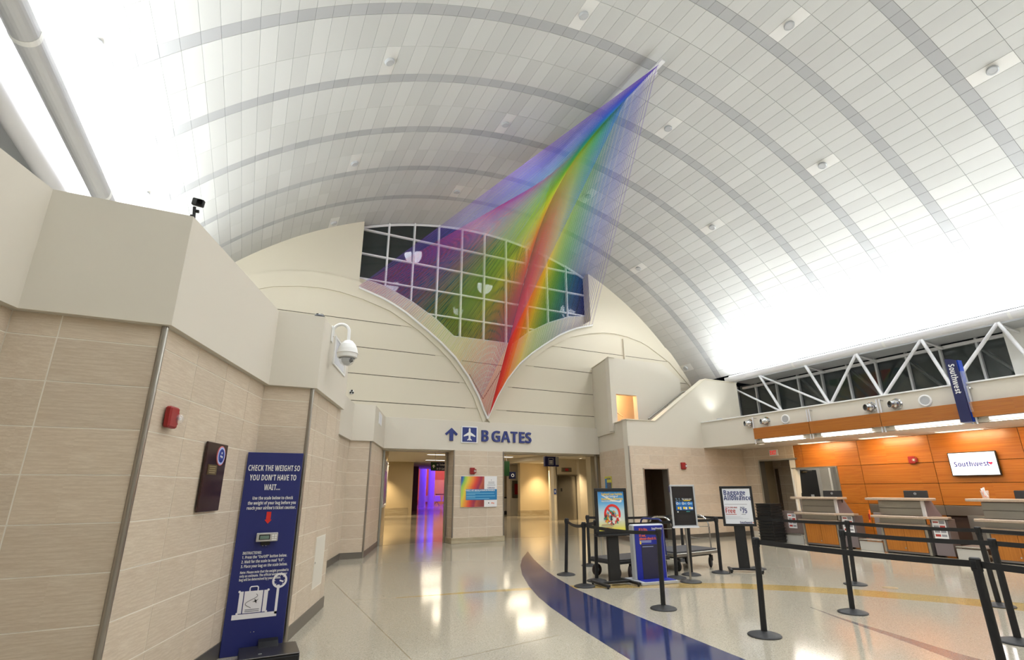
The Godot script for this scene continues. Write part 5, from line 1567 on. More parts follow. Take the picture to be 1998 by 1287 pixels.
	var strap := thing("orange_strap", "orange and red strap hanging at the left end of the middle counter", "strap", Vector3(14.28, 0.70, -8.18))
	part(strap, "strap_band", tube([Vector3(0, 0.0, -0.02), Vector3(0.0, 0.12, 0.0), Vector3(0, 0.25, 0.02), Vector3(0, 0.30, 0.02)], 0.02, 8), M["orange"])
	part(strap, "strap_tag", cbox(Vector3(0.012, 0.14, 0.035), 0.003), M["red"], Vector3(-0.022, 0.13, 0.0))
	# stack of black trays
	var nth := ["bottom", "second", "third", "fourth", "fifth", "sixth", "seventh", "eighth", "ninth", "tenth", "eleventh", "twelfth", "topmost"]
	for k in 13:
		var o := thing("plastic_tray", "black plastic tray, %s from the floor in the stack left of the counters" % nth[k], "tray", Vector3(14.22, 0.004 + 0.084 * k, -11.02), -90, "stacked black trays")
		part(o, "tray_body", cbox(Vector3(0.50, 0.07, 0.50), 0.01), M["black"], Vector3(0, 0.037, 0))
		part(o, "tray_rim", cbox(Vector3(0.54, 0.014, 0.54), 0.004), M["black"], Vector3(0, 0.073, 0))
	# television with the airline name
	var tv := thing("television", "flat television with a white Southwest logo screen on the wood wall", "television", Vector3(15.90, 1.80, -6.39), -90)
	tv.set_meta("label", "flat television with a bright white logo screen on the wood wall")
	part(tv, "tv_frame", cbox(Vector3(0.97, 0.57, 0.06), 0.006), M["black"], Vector3(0, 0.275, 0.05))
	part(tv, "screen", cbox(Vector3(0.93, 0.525, 0.006), 0.0), glow("tv_screen", Color(0.96, 0.97, 1.0), 0.85), Vector3(0, 0.275, 0.08))
	text(tv, "screen_text", "Southwest", 0.165, Vector3(-0.035, 0.27, 0.085), mat("tv_blue", Color(0.16, 0.18, 0.55), 0.5), Basis.IDENTITY, true, 0.85, HORIZONTAL_ALIGNMENT_CENTER, 0.003)
	part(tv, "screen_heart", heart(0.045), mat("tv_red", Color(0.85, 0.15, 0.35), 0.5), Vector3(0.345, 0.275, 0.085))
	area_light(tv, "screen_light", Vector2(0.93, 0.525), 0.25, Color(0.92, 0.94, 1.0), Vector3(0, 0.275, 0.09), Vector3(0, 0, 1))
	# exit sign
	var ex := thing("exit_sign", "lit white exit sign with red letters over the doorway", "sign", Vector3(15.88, 2.57, -11.78), -90)
	part(ex, "sign_case", cbox(Vector3(0.31, 0.20, 0.06), 0.006), M["white"], Vector3(0, 0.1, 0.03))
	part(ex, "sign_face", cbox(Vector3(0.29, 0.18, 0.004), 0.0), M["white"], Vector3(0, 0.1, 0.062))
	text(ex, "lettering", "EXIT", 0.185, Vector3(0, 0.10, 0.066), glow("exit_red", Color(0.85, 0.05, 0.06), 0.7), Basis.IDENTITY, true, 0.62, HORIZONTAL_ALIGNMENT_CENTER, 0.004)

func heart(s: float) -> ArrayMesh:
	var p := PackedVector2Array()
	for k in 24:
		var t := TAU * k / 24.0
		p.append(Vector2(16 * pow(sin(t), 3), 13 * cos(t) - 5 * cos(2 * t) - 2 * cos(3 * t) - cos(4 * t)) * s / 17.0)
	return extrude(p, 0, 0.003, "z")

# ---------------------------------------------------------------- queue posts
func build_stanchions() -> void:
	var S := {
		"a": [5.67, -8.98, 0.05, "standing alone at the far left end of the queue"],
		"b": [5.28, -7.80, 0.03, "left of the hazardous goods poster stand"],
		"c": [5.77, -8.14, 0.03, "touching the left side of the poster stand"],
		"d": [5.27, -5.93, 0.02, "in front of the blue bag sizer"],
		"e": [7.21, -7.70, 0.03, "just left of the silver sign pole"],
		"f": [7.70, -7.83, 0.04, "just right of the silver sign pole"],
		"g": [8.38, -7.74, 0.02, "between the chrome cart and the baggage sign"],
		"h": [5.316, -4.407, 0.05, "in the foreground at the start of the front belt"],
		"i": [7.245, -4.60, 0.05, "at the start of the middle belt"],
		"j": [9.315, -5.786, 0.06, "on the belt nearest the counters, in front of the farthest counter"],
		"k": [5.33, -2.30, -0.01, "largest in view at the right edge, on the front belt"],
		"l": [7.39, -3.00, 0.0, "on the middle belt near the right edge"],
		"m": [9.35, -3.90, -0.03, "on the counter belt near the right edge"],
		"n": [9.38, -7.74, 0.0, "behind the baggage allowance sign"],
		"o": [6.75, -9.75, 0.0, "hidden behind the poster stand"],
		"p": [9.02, -9.35, 0.02, "behind the chrome baggage cart"],
		"q": [5.33, -0.4, 0.0, "past the right edge on the front belt"],
		"r": [7.39, -1.2, 0.0, "past the right edge on the middle belt"],
		"s": [9.35, -2.0, 0.0, "past the right edge on the counter belt"]}
	var link := [["a", "b", 0.05], ["b", "d", 0.035], ["c", "e", 0.03], ["e", "f", 0.0], ["f", "g", 0.01], ["h", "k", 0.015], ["k", "q", 0.02], ["i", "l", 0.015], ["l", "r", 0.01], ["o", "p", 0.03], ["p", "n", 0.02], ["n", "j", 0.015], ["j", "m", 0.012], ["m", "s", 0.01], ["b", "c", 0.0]]
	var nodes := {}
	for k in S:
		var s: Array = S[k]
		var o := thing("queue_post", "black belt queue post " + s[3], "stanchion", Vector3(s[0], 0, s[1]), 0, "black queue posts")
		nodes[k] = o
		part(o, "base", lathe([Vector2(0, 0), Vector2(0.172, 0), Vector2(0.176, 0.008), Vector2(0.165, 0.018), Vector2(0.10, 0.036), Vector2(0.042, 0.050), Vector2(0, 0.052)], 32), M["black"])
		var lean := Vector3(0.89, 0, 0.45) * float(s[2])
		var b := Basis.IDENTITY
		if absf(s[2]) > 0.001:
			b = Basis(Vector3.UP.cross((Vector3.UP + lean).normalized()).normalized(), Vector3.UP.angle_to(Vector3.UP + lean))
		part(o, "post", lathe([Vector2(0, 0.03), Vector2(0.032, 0.03), Vector2(0.032, 0.92), Vector2(0, 0.92)], 16), M["black"], Vector3.ZERO, b)
		part(o, "belt_head", lathe([Vector2(0, 0.905), Vector2(0.038, 0.905), Vector2(0.038, 0.995), Vector2(0.032, 1.004), Vector2(0, 1.005)], 16), M["black"], Vector3.ZERO, b)
		part(o, "head_slot", cbox(Vector3(0.085, 0.06, 0.04), 0.004), M["rubber"], b * Vector3(0, 0.955, 0), b)
	for l in link:
		var p: Array = S[l[0]]
		var q: Array = S[l[1]]
		var a := Vector3(0.89, 0, 0.45) * float(p[2]) + Vector3(0, 0.955, 0)
		var e := Vector3(q[0] - p[0], 0.955, q[1] - p[1]) + Vector3(0.89, 0, 0.45) * float(q[2])
		part(nodes[l[0]], "belt", belt(a, e, l[2]), M["black"])

func belt(a: Vector3, b: Vector3, sag: float) -> ArrayMesh:
	var st := newst()
	var d := Vector3(b.x - a.x, 0, b.z - a.z).normalized()
	var n := d.cross(Vector3.UP) * 0.002
	var h := Vector3(0, 0.025, 0)
	var N := 12
	for k in N:
		var t0 := float(k) / N
		var t1 := float(k + 1) / N
		var p := a.lerp(b, t0) - Vector3(0, 4 * sag * t0 * (1 - t0), 0)
		var q := a.lerp(b, t1) - Vector3(0, 4 * sag * t1 * (1 - t1), 0)
		for s in [-1.0, 1.0]:
			quad(st, p - h + n * s, q - h + n * s, q + h + n * s, p + h + n * s, n.normalized() * s)
		quad(st, p + h - n, q + h - n, q + h + n, p + h + n, Vector3.UP)
		quad(st, p - h - n, q - h - n, q - h + n, p - h + n, Vector3.DOWN)
	return st.commit()

# ---------------------------------------------------------------- free-standing signs
func frame4(o: Node3D, x0: float, x1: float, y0: float, y1: float, t: float, depth: float, m: Material, z := 0.0) -> void:
	part(o, "frame_bar", cbox(Vector3(x1 - x0, t, depth), 0.004), m, Vector3((x0 + x1) / 2, y1 - t / 2, z))
	part(o, "frame_bar", cbox(Vector3(x1 - x0, t, depth), 0.004), m, Vector3((x0 + x1) / 2, y0 + t / 2, z))
	part(o, "frame_bar", cbox(Vector3(t, y1 - y0 - 2 * t, depth), 0.004), m, Vector3(x0 + t / 2, (y0 + y1) / 2, z))
	part(o, "frame_bar", cbox(Vector3(t, y1 - y0 - 2 * t, depth), 0.004), m, Vector3(x1 - t / 2, (y0 + y1) / 2, z))

func build_sign_stands() -> void:
	var K: Material = M["black"]
	# hazardous goods poster on a black stand
	var o := thing("poster_stand", "black floor stand with a blue and yellow travel poster with a red ring", "sign", Vector3(5.80, 0, -7.65), -6)
	frame4(o, -0.315, 0.325, 0.80, 1.555, 0.055, 0.035, K)
	part(o, "poster_back", cbox(Vector3(0.60, 0.70, 0.02), 0.002), K, Vector3(0.005, 1.18, -0.012))
	var gt := GradientTexture2D.new()
	var g := Gradient.new()
	g.offsets = PackedFloat32Array([0.0, 0.28, 0.5, 0.72, 0.88, 1.0])
	g.colors = PackedColorArray([Color(0.22, 0.52, 0.80), Color(0.38, 0.66, 0.86), Color(0.74, 0.84, 0.87), Color(0.86, 0.88, 0.83), Color(0.85, 0.83, 0.55), Color(0.93, 0.88, 0.25)])
	gt.gradient = g
	gt.fill_from = Vector2(0, 0)
	gt.fill_to = Vector2(0, 1)
	gt.width = 16
	gt.height = 128
	part(o, "poster_print", rainbow_card(0.54, 0.655), mat("haz_print", Color(1, 1, 1), 0.4, 0, gt), Vector3(0.005, 1.178, 0.004))
	part(o, "poster_print_margin", cbox(Vector3(0.012, 0.655, 0.001), 0.0), M["paper"], Vector3(-0.259, 1.178, 0.005))
	text(o, "headline", "Federal Law Forbids", 0.055, Vector3(0.03, 1.455, 0.006), M["yellow"], Basis.IDENTITY, true, 0.8, HORIZONTAL_ALIGNMENT_CENTER, 0.002)
	text(o, "headline", "the Carriage of", 0.042, Vector3(0.03, 1.418, 0.006), M["white"], Basis.IDENTITY, true, 0.8, HORIZONTAL_ALIGNMENT_CENTER, 0.002)
	text(o, "headline", "Hazardous Materials", 0.055, Vector3(0.03, 1.375, 0.006), M["yellow"], Basis.IDENTITY, true, 0.8, HORIZONTAL_ALIGNMENT_CENTER, 0.002)
	text(o, "headline", "Aboard Aircraft in Your Luggage", 0.034, Vector3(0.02, 1.338, 0.006), M["white"], Basis.IDENTITY, true, 0.8, HORIZONTAL_ALIGNMENT_CENTER, 0.002)
	part(o, "airplane_print", extrude(pv([[-0.20, 0.10], [-0.17, 0.105], [0.02, 0.03], [0.15, 0.0], [0.19, 0.03], [0.20, 0.02], [0.175, -0.02], [0.0, 0.0], [-0.16, 0.08]]), 0, 0.001, "z"), M["paper"], Vector3(0.02, 1.335, 0.0045))
	var red := mat("ring_red", Color(0.84, 0.16, 0.14), 0.5)
	part(o, "ring_print", ring(0.125, 0.165, 40), red, Vector3(0.02, 1.125, 0.005))
	part(o, "ring_bar", cbox(Vector3(0.28, 0.035, 0.002), 0.0), red, Vector3(0.02, 1.125, 0.0065), Basis(Vector3.BACK, -0.8))
	var cols := [Color(0.85, 0.2, 0.15), Color(0.16, 0.5, 0.36), Color(0.93, 0.9, 0.86), Color(0.2, 0.22, 0.24), Color(0.9, 0.72, 0.2), Color(0.35, 0.6, 0.66), Color(0.93, 0.93, 0.92), Color(0.75, 0.45, 0.35)]
	var r := RandomNumberGenerator.new()
	r.seed = 5
	for k in 46:
		var a := r.randf() * TAU
		var rad := 0.15 * sqrt(r.randf())
		part(o, "pictured_item", cbox(Vector3(0.018 + 0.025 * r.randf(), 0.02 + 0.04 * r.randf(), 0.001), 0.0), mat("item_%d" % (k % 8), cols[k % 8], 0.5), Vector3(0.02 + cos(a) * rad, 1.06 + sin(a) * rad * 0.75, 0.007 + 0.0002 * k), Basis(Vector3.BACK, r.randf() * 3))
	for k in 7:
		part(o, "text_line", cbox(Vector3(0.20 + 0.03 * (k % 3), 0.006, 0.001), 0.0), M["print_gray"] if k % 3 else M["print_red"], Vector3(-0.10, 0.955 - 0.017 * k, 0.006))
	part(o, "column", cbox(Vector3(0.21, 0.76, 0.06), 0.004), K, Vector3(0.01, 0.42, -0.03))
	part(o, "shelf", cbox(Vector3(0.62, 0.03, 0.16), 0.004), K, Vector3(0.0, 0.785, -0.02))
	for s in [-1, 1]:
		part(o, "foot_rail", cbox(Vector3(0.06, 0.04, 0.56), 0.006), K, Vector3(s * 0.29, 0.045, 0.0))
		part(o, "foot_pad", cyl(0.018, 0.026, 10), K, Vector3(s * 0.29, 0.013, 0.25))
		part(o, "foot_pad", cyl(0.018, 0.026, 10), K, Vector3(s * 0.29, 0.013, -0.25))
	part(o, "cross_rail", cbox(Vector3(0.6, 0.04, 0.06), 0.006), K, Vector3(0, 0.05, 0))
	# blue bag sizer
	o = thing("bag_sizer", "blue carry-on sizer with a gray rim and dark pocket behind the belt", "sign", Vector3(6.53, 0, -7.55), -8)
	var blue := mat("sizer_blue", Color(0.10, 0.15, 0.56), 0.4)
	part(o, "side_shell", cbox(Vector3(0.64, 0.90, 0.14), 0.02), M["gray_metal"], Vector3(0, 0.49, -0.09))
	part(o, "face_panel", cbox(Vector3(0.585, 0.86, 0.012), 0.005), blue, Vector3(0, 0.49, -0.012))
	part(o, "pocket_panel", cbox(Vector3(0.40, 0.55, 0.006), 0.002), mat("sizer_dark", Color(0.15, 0.145, 0.24), 0.5), Vector3(0.02, 0.335, -0.004))
	text(o, "lettering", "If it fits,", 0.055, Vector3(-0.21, 0.855, -0.003), M["orange"], Basis.IDENTITY, true, 0.85, HORIZONTAL_ALIGNMENT_LEFT, 0.003)
	text(o, "lettering", "it's a carryon.", 0.055, Vector3(-0.21, 0.805, -0.003), M["orange"], Basis.IDENTITY, true, 0.85, HORIZONTAL_ALIGNMENT_LEFT, 0.003)
	text(o, "lettering", "If not,", 0.055, Vector3(-0.21, 0.755, -0.003), M["orange"], Basis.IDENTITY, true, 0.85, HORIZONTAL_ALIGNMENT_LEFT, 0.003)
	text(o, "lettering", "please check it.", 0.055, Vector3(-0.21, 0.705, -0.003), M["orange"], Basis.IDENTITY, true, 0.85, HORIZONTAL_ALIGNMENT_LEFT, 0.003)
	text(o, "lettering", "Southwest", 0.05, Vector3(0.16, 0.865, -0.003), M["white"], Basis.IDENTITY, true, 0.85, HORIZONTAL_ALIGNMENT_CENTER, 0.003)
	for k in 2:
		part(o, "text_line", cbox(Vector3(0.24, 0.012, 0.001), 0.0), mat("sizer_text", Color(0.62, 0.66, 0.80), 0.5), Vector3(-0.09, 0.668 - 0.02 * k, -0.0045))
	part(o, "text_line", cbox(Vector3(0.22, 0.010, 0.001), 0.0), M["sizer_text"], Vector3(-0.05, 0.575, 0.0))
	part(o, "arrow", extrude(pv([[-0.01, 0.03], [0.01, 0.03], [0.01, 0.0], [0.022, 0.0], [0, -0.024], [-0.022, 0.0], [-0.01, 0.0]]), 0, 0.003, "z"), M["yellow"], Vector3(-0.19, 0.635, -0.006))
	part(o, "base_plate", cbox(Vector3(0.72, 0.05, 0.56), 0.006), M["gray_metal"], Vector3(0.0, 0.026, -0.06))
	part(o, "pocket_floor", cbox(Vector3(0.60, 0.01, 0.22), 0.002), blue, Vector3(0.02, 0.056, 0.10))
	# silver frame sign on a pole
	o = thing("liquids_sign", "silver framed dark poster with a small blue liquids chart on a thin pole", "sign", Vector3(7.10, 0, -7.26), -18)
	var S: Material = M["gray_metal"]
	frame4(o, -0.22, 0.25, 0.89, 1.605, 0.028, 0.03, S)
	part(o, "sign_glass", cbox(Vector3(0.42, 0.67, 0.012), 0.001), mat("sign_dark", Color(0.13, 0.12, 0.13), 0.12), Vector3(0.015, 1.247, -0.004))
	part(o, "chart_black", cbox(Vector3(0.335, 0.27, 0.002), 0.0), M["black"], Vector3(0.03, 1.25, 0.004))
	part(o, "chart_blue", cbox(Vector3(0.325, 0.145, 0.002), 0.0), mat("chart_blue", Color(0.10, 0.38, 0.66), 0.4), Vector3(0.03, 1.245, 0.006))
	text(o, "lettering", "3-1-1", 0.085, Vector3(-0.06, 1.345, 0.007), mat("chart_line", Color(0.50, 0.60, 0.68), 0.5), Basis.IDENTITY, false, 0.8, HORIZONTAL_ALIGNMENT_CENTER, 0.002)
	text(o, "lettering", "for carry-ons", 0.036, Vector3(0.085, 1.36, 0.007), M["white"], Basis.IDENTITY, true, 0.8, HORIZONTAL_ALIGNMENT_CENTER, 0.002)
	part(o, "text_line", cbox(Vector3(0.13, 0.012, 0.001), 0.0), M["yellow"], Vector3(0.085, 1.335, 0.007))
	for k in 3:
		part(o, "chart_ring", ring(0.012, 0.021, 16), M["white"], Vector3(-0.105 + 0.11 * k, 1.285, 0.007))
		part(o, "chart_lines", cbox(Vector3(0.04, 0.035, 0.001), 0.0), mat("chart_pale", Color(0.42, 0.66, 0.85), 0.5), Vector3(-0.06 + 0.11 * k, 1.283, 0.0075))
		part(o, "chart_square", cbox(Vector3(0.035, 0.038, 0.002), 0.0), M["yellow"], Vector3(-0.085 + 0.105 * k, 1.21, 0.0075))
		part(o, "chart_bottle", cbox(Vector3(0.02 + 0.012 * k, 0.05 - 0.008 * k, 0.002), 0.0), M["white"], Vector3(-0.045 + 0.105 * k, 1.205, 0.0075))
	part(o, "chart_dot", cyl(0.013, 0.003, 14), M["white"], Vector3(-0.105, 1.145, 0.006), Basis(Vector3.RIGHT, PI / 2))
	part(o, "chart_tag", cbox(Vector3(0.07, 0.012, 0.002), 0.0), mat("chart_teal", Color(0.25, 0.62, 0.62), 0.5), Vector3(0.09, 1.15, 0.006))
	part(o, "lower_lip", cbox(Vector3(0.49, 0.022, 0.05), 0.004), M["white_metal"], Vector3(0.015, 0.885, 0.008))
	part(o, "pole", cyl(0.019, 0.86, 14), M["brushed"], Vector3(0.02, 0.45, -0.02))
	part(o, "pole_base", lathe([Vector2(0, 0), Vector2(0.18, 0), Vector2(0.184, 0.01), Vector2(0.16, 0.022), Vector2(0.04, 0.035), Vector2(0, 0.036)], 32), mat("dark_base", Color(0.16, 0.16, 0.16), 0.5), Vector3(0.02, 0, -0.02))
	part(o, "edge_tag", cbox(Vector3(0.012, 0.10, 0.035), 0.002), mat("edge_tag", Color(0.22, 0.22, 0.32), 0.5), Vector3(-0.232, 1.53, 0.0))
	# baggage allowance sign
	o = thing("allowance_sign", "black framed white baggage allowance sign on a black pedestal", "sign", Vector3(8.9, 0, -7.55), -42)
	frame4(o, -0.345, 0.26, 0.825, 1.58, 0.045, 0.035, K)
	part(o, "sign_sheet", cbox(Vector3(0.525, 0.675, 0.01), 0.001), mat("sign_sheet", Color(0.86, 0.87, 0.89), 0.45), Vector3(-0.0425, 1.2, 0.004))
	text(o, "headline", "Baggage", 0.125, Vector3(-0.285, 1.455, 0.011), M["print_navy"], Basis.IDENTITY, true, 0.83, HORIZONTAL_ALIGNMENT_LEFT, 0.002)
	text(o, "headline", "Allowance", 0.125, Vector3(-0.285, 1.355, 0.011), M["print_navy"], Basis.IDENTITY, true, 0.83, HORIZONTAL_ALIGNMENT_LEFT, 0.002)
	part(o, "text_line", cbox(Vector3(0.42, 0.008, 0.001), 0.0), M["print_gray"], Vector3(-0.075, 1.235, 0.010))
	text(o, "lettering", "1ST & 2ND BAG", 0.034, Vector3(-0.285, 1.175, 0.011), M["print_red"], Basis.IDENTITY, true, 0.95, HORIZONTAL_ALIGNMENT_LEFT, 0.002)
	text(o, "lettering", "EACH", 0.034, Vector3(0.0, 1.175, 0.011), M["print_navy"], Basis.IDENTITY, true, 0.9, HORIZONTAL_ALIGNMENT_LEFT, 0.002)
	text(o, "price", "Free", 0.12, Vector3(-0.285, 1.11, 0.011), M["print_red"], Basis.IDENTITY, true, 0.75, HORIZONTAL_ALIGNMENT_LEFT, 0.002)
	text(o, "price", "$", 0.06, Vector3(-0.01, 1.13, 0.011), M["print_navy"], Basis.IDENTITY, true, 0.8, HORIZONTAL_ALIGNMENT_LEFT, 0.002)
	text(o, "price", "75", 0.12, Vector3(0.025, 1.11, 0.011), M["print_navy"], Basis.IDENTITY, true, 0.75, HORIZONTAL_ALIGNMENT_LEFT, 0.002)
	part(o, "text_line", cbox(Vector3(0.20, 0.010, 0.001), 0.0), M["print_red"], Vector3(-0.18, 1.045, 0.010))
	part(o, "text_line", cbox(Vector3(0.08, 0.010, 0.001), 0.0), M["print_gray"], Vector3(0.05, 1.045, 0.010))
	for k in 3:
		part(o, "text_line", cbox(Vector3([0.27, 0.31, 0.42][k], 0.006, 0.001), 0.0), M["poster_faint"], Vector3(-0.285 + [0.27, 0.31, 0.42][k] / 2, 1.0 - 0.018 * k, 0.010))
	text(o, "lettering", "Southwest", 0.06, Vector3(0.19, 0.895, 0.011), M["print_navy"], Basis.IDENTITY, true, 0.75, HORIZONTAL_ALIGNMENT_RIGHT, 0.002)
	part(o, "heart_mark", heart(0.012), M["orange"], Vector3(0.205, 0.893, 0.009))
	part(o, "column", cbox(Vector3(0.20, 0.79, 0.05), 0.004), K, Vector3(-0.055, 0.43, -0.03))
	for s in [-1, 1]:
		part(o, "foot_rail", cbox(Vector3(0.05, 0.04, 0.46), 0.006), K, Vector3(-0.05 + s * 0.27, 0.045, 0.0))
		for v in [-1, 1]:
			part(o, "foot_pad", cyl(0.016, 0.026, 10), K, Vector3(-0.05 + s * 0.27, 0.013, 0.2 * v))
	part(o, "cross_rail", cbox(Vector3(0.56, 0.035, 0.09), 0.006), K, Vector3(-0.05, 0.05, -0.02))

# ---------------------------------------------------------------- baggage carts
func wheel(o: Node3D, at: Vector3, r: float, yaw: float, tire: Material, caster := false) -> void:
	var b := yawb(yaw) * Basis(Vector3.RIGHT, PI / 2)
	var w := part(o, "wheel", lathe([Vector2(0.02, -0.02), Vector2(r - 0.012, -0.022), Vector2(r, -0.015), Vector2(r, 0.015), Vector2(r - 0.012, 0.022), Vector2(0.02, 0.02)], 22), tire, at, b)
	part(w, "hub", cyl(r * 0.35, 0.05, 14), M["dark_frame"], Vector3.ZERO)
	if caster:
		part(o, "caster_fork", cbox(Vector3(0.06, 0.11, 0.06), 0.006), M["black"], at + Vector3(0.03, r * 0.75, 0))

func hoop(w: float, h: float, rad: float) -> Array:
	var p := [Vector3(-w / 2, 0, 0), Vector3(-w / 2, h - rad, 0)]
	for k in 7:
		var a := PI - PI / 2 * k / 6.0
		p.append(Vector3(-w / 2 + rad + rad * cos(a), h - rad + rad * sin(a), 0))
	for k in 7:
		var a := PI / 2 - PI / 2 * k / 6.0
		p.append(Vector3(w / 2 - rad + rad * cos(a), h - rad + rad * sin(a), 0))
	p.append(Vector3(w / 2, 0, 0))
	return p

func build_carts() -> void:
	var o := thing("platform_cart", "dark flat platform cart with a blue push handle behind the sign stands", "cart", Vector3(6.75, 0, -8.40), 4)
	var brown := mat("tire_brown", Color(0.16, 0.10, 0.09), 0.7)
	part(o, "deck", cbox(Vector3(1.38, 0.035, 0.66), 0.008), mat("deck_dark", Color(0.20, 0.19, 0.19), 0.6), Vector3(0, 0.315, 0))
	part(o, "deck_rim", cbox(Vector3(1.40, 0.05, 0.68), 0.006), mat("deck_edge", Color(0.12, 0.12, 0.12), 0.6), Vector3(0, 0.275, 0))
	wheel(o, Vector3(-0.60, 0.105, 0.27), 0.105, 0, brown)
	wheel(o, Vector3(-0.60, 0.105, -0.27), 0.105, 0, brown)
	wheel(o, Vector3(-0.30, 0.105, 0.30), 0.105, 35, brown, true)
	wheel(o, Vector3(0.60, 0.10, 0.27), 0.10, 70, brown, true)
	wheel(o, Vector3(0.60, 0.10, -0.27), 0.10, 0, brown, true)
	part(o, "push_handle", tube(hoop(0.58, 0.66, 0.10), 0.017, 10), mat("handle_blue", Color(0.10, 0.16, 0.42), 0.35), Vector3(0.66, 0.31, 0), yawb(90) * Basis(Vector3.RIGHT, -0.06))
	part(o, "handle_bar", cbox(Vector3(0.56, 0.06, 0.02), 0.006), M["handle_blue"], Vector3(0.66, 0.62, 0), yawb(90))
	o = thing("luggage_cart", "chrome luggage cart with a gray rubber deck behind the silver sign", "cart", Vector3(8.27, 0, -8.62), 6)
	part(o, "deck", cbox(Vector3(1.25, 0.04, 0.78), 0.01), mat("deck_rubber", Color(0.25, 0.245, 0.25), 0.75), Vector3(0, 0.345, 0))
	part(o, "deck_rim", cbox(Vector3(1.29, 0.065, 0.82), 0.01), M["brushed"], Vector3(0, 0.30, 0))
	part(o, "under_frame", cbox(Vector3(1.1, 0.04, 0.6), 0.004), M["black"], Vector3(0, 0.25, 0))
	for q in [[-0.5, 0.3], [-0.5, -0.3], [0.5, 0.3], [0.5, -0.3]]:
		wheel(o, Vector3(q[0], 0.10, q[1]), 0.10, 25 if q[0] > 0 else 75, M["rubber"], true)
	for s in [-1, 1]:
		part(o, "end_hoop", tube(hoop(0.62, 0.66, 0.22), 0.016, 10), M["chrome"], Vector3(s * 0.56, 0.33, 0), yawb(90))
		for y in [0.55, 0.78]:
			part(o, "cross_rod", tube([Vector3(s * 0.56, y, -0.30), Vector3(s * 0.56, y - 0.02, 0), Vector3(s * 0.56, y, 0.30)], 0.007, 6), M["chrome"])

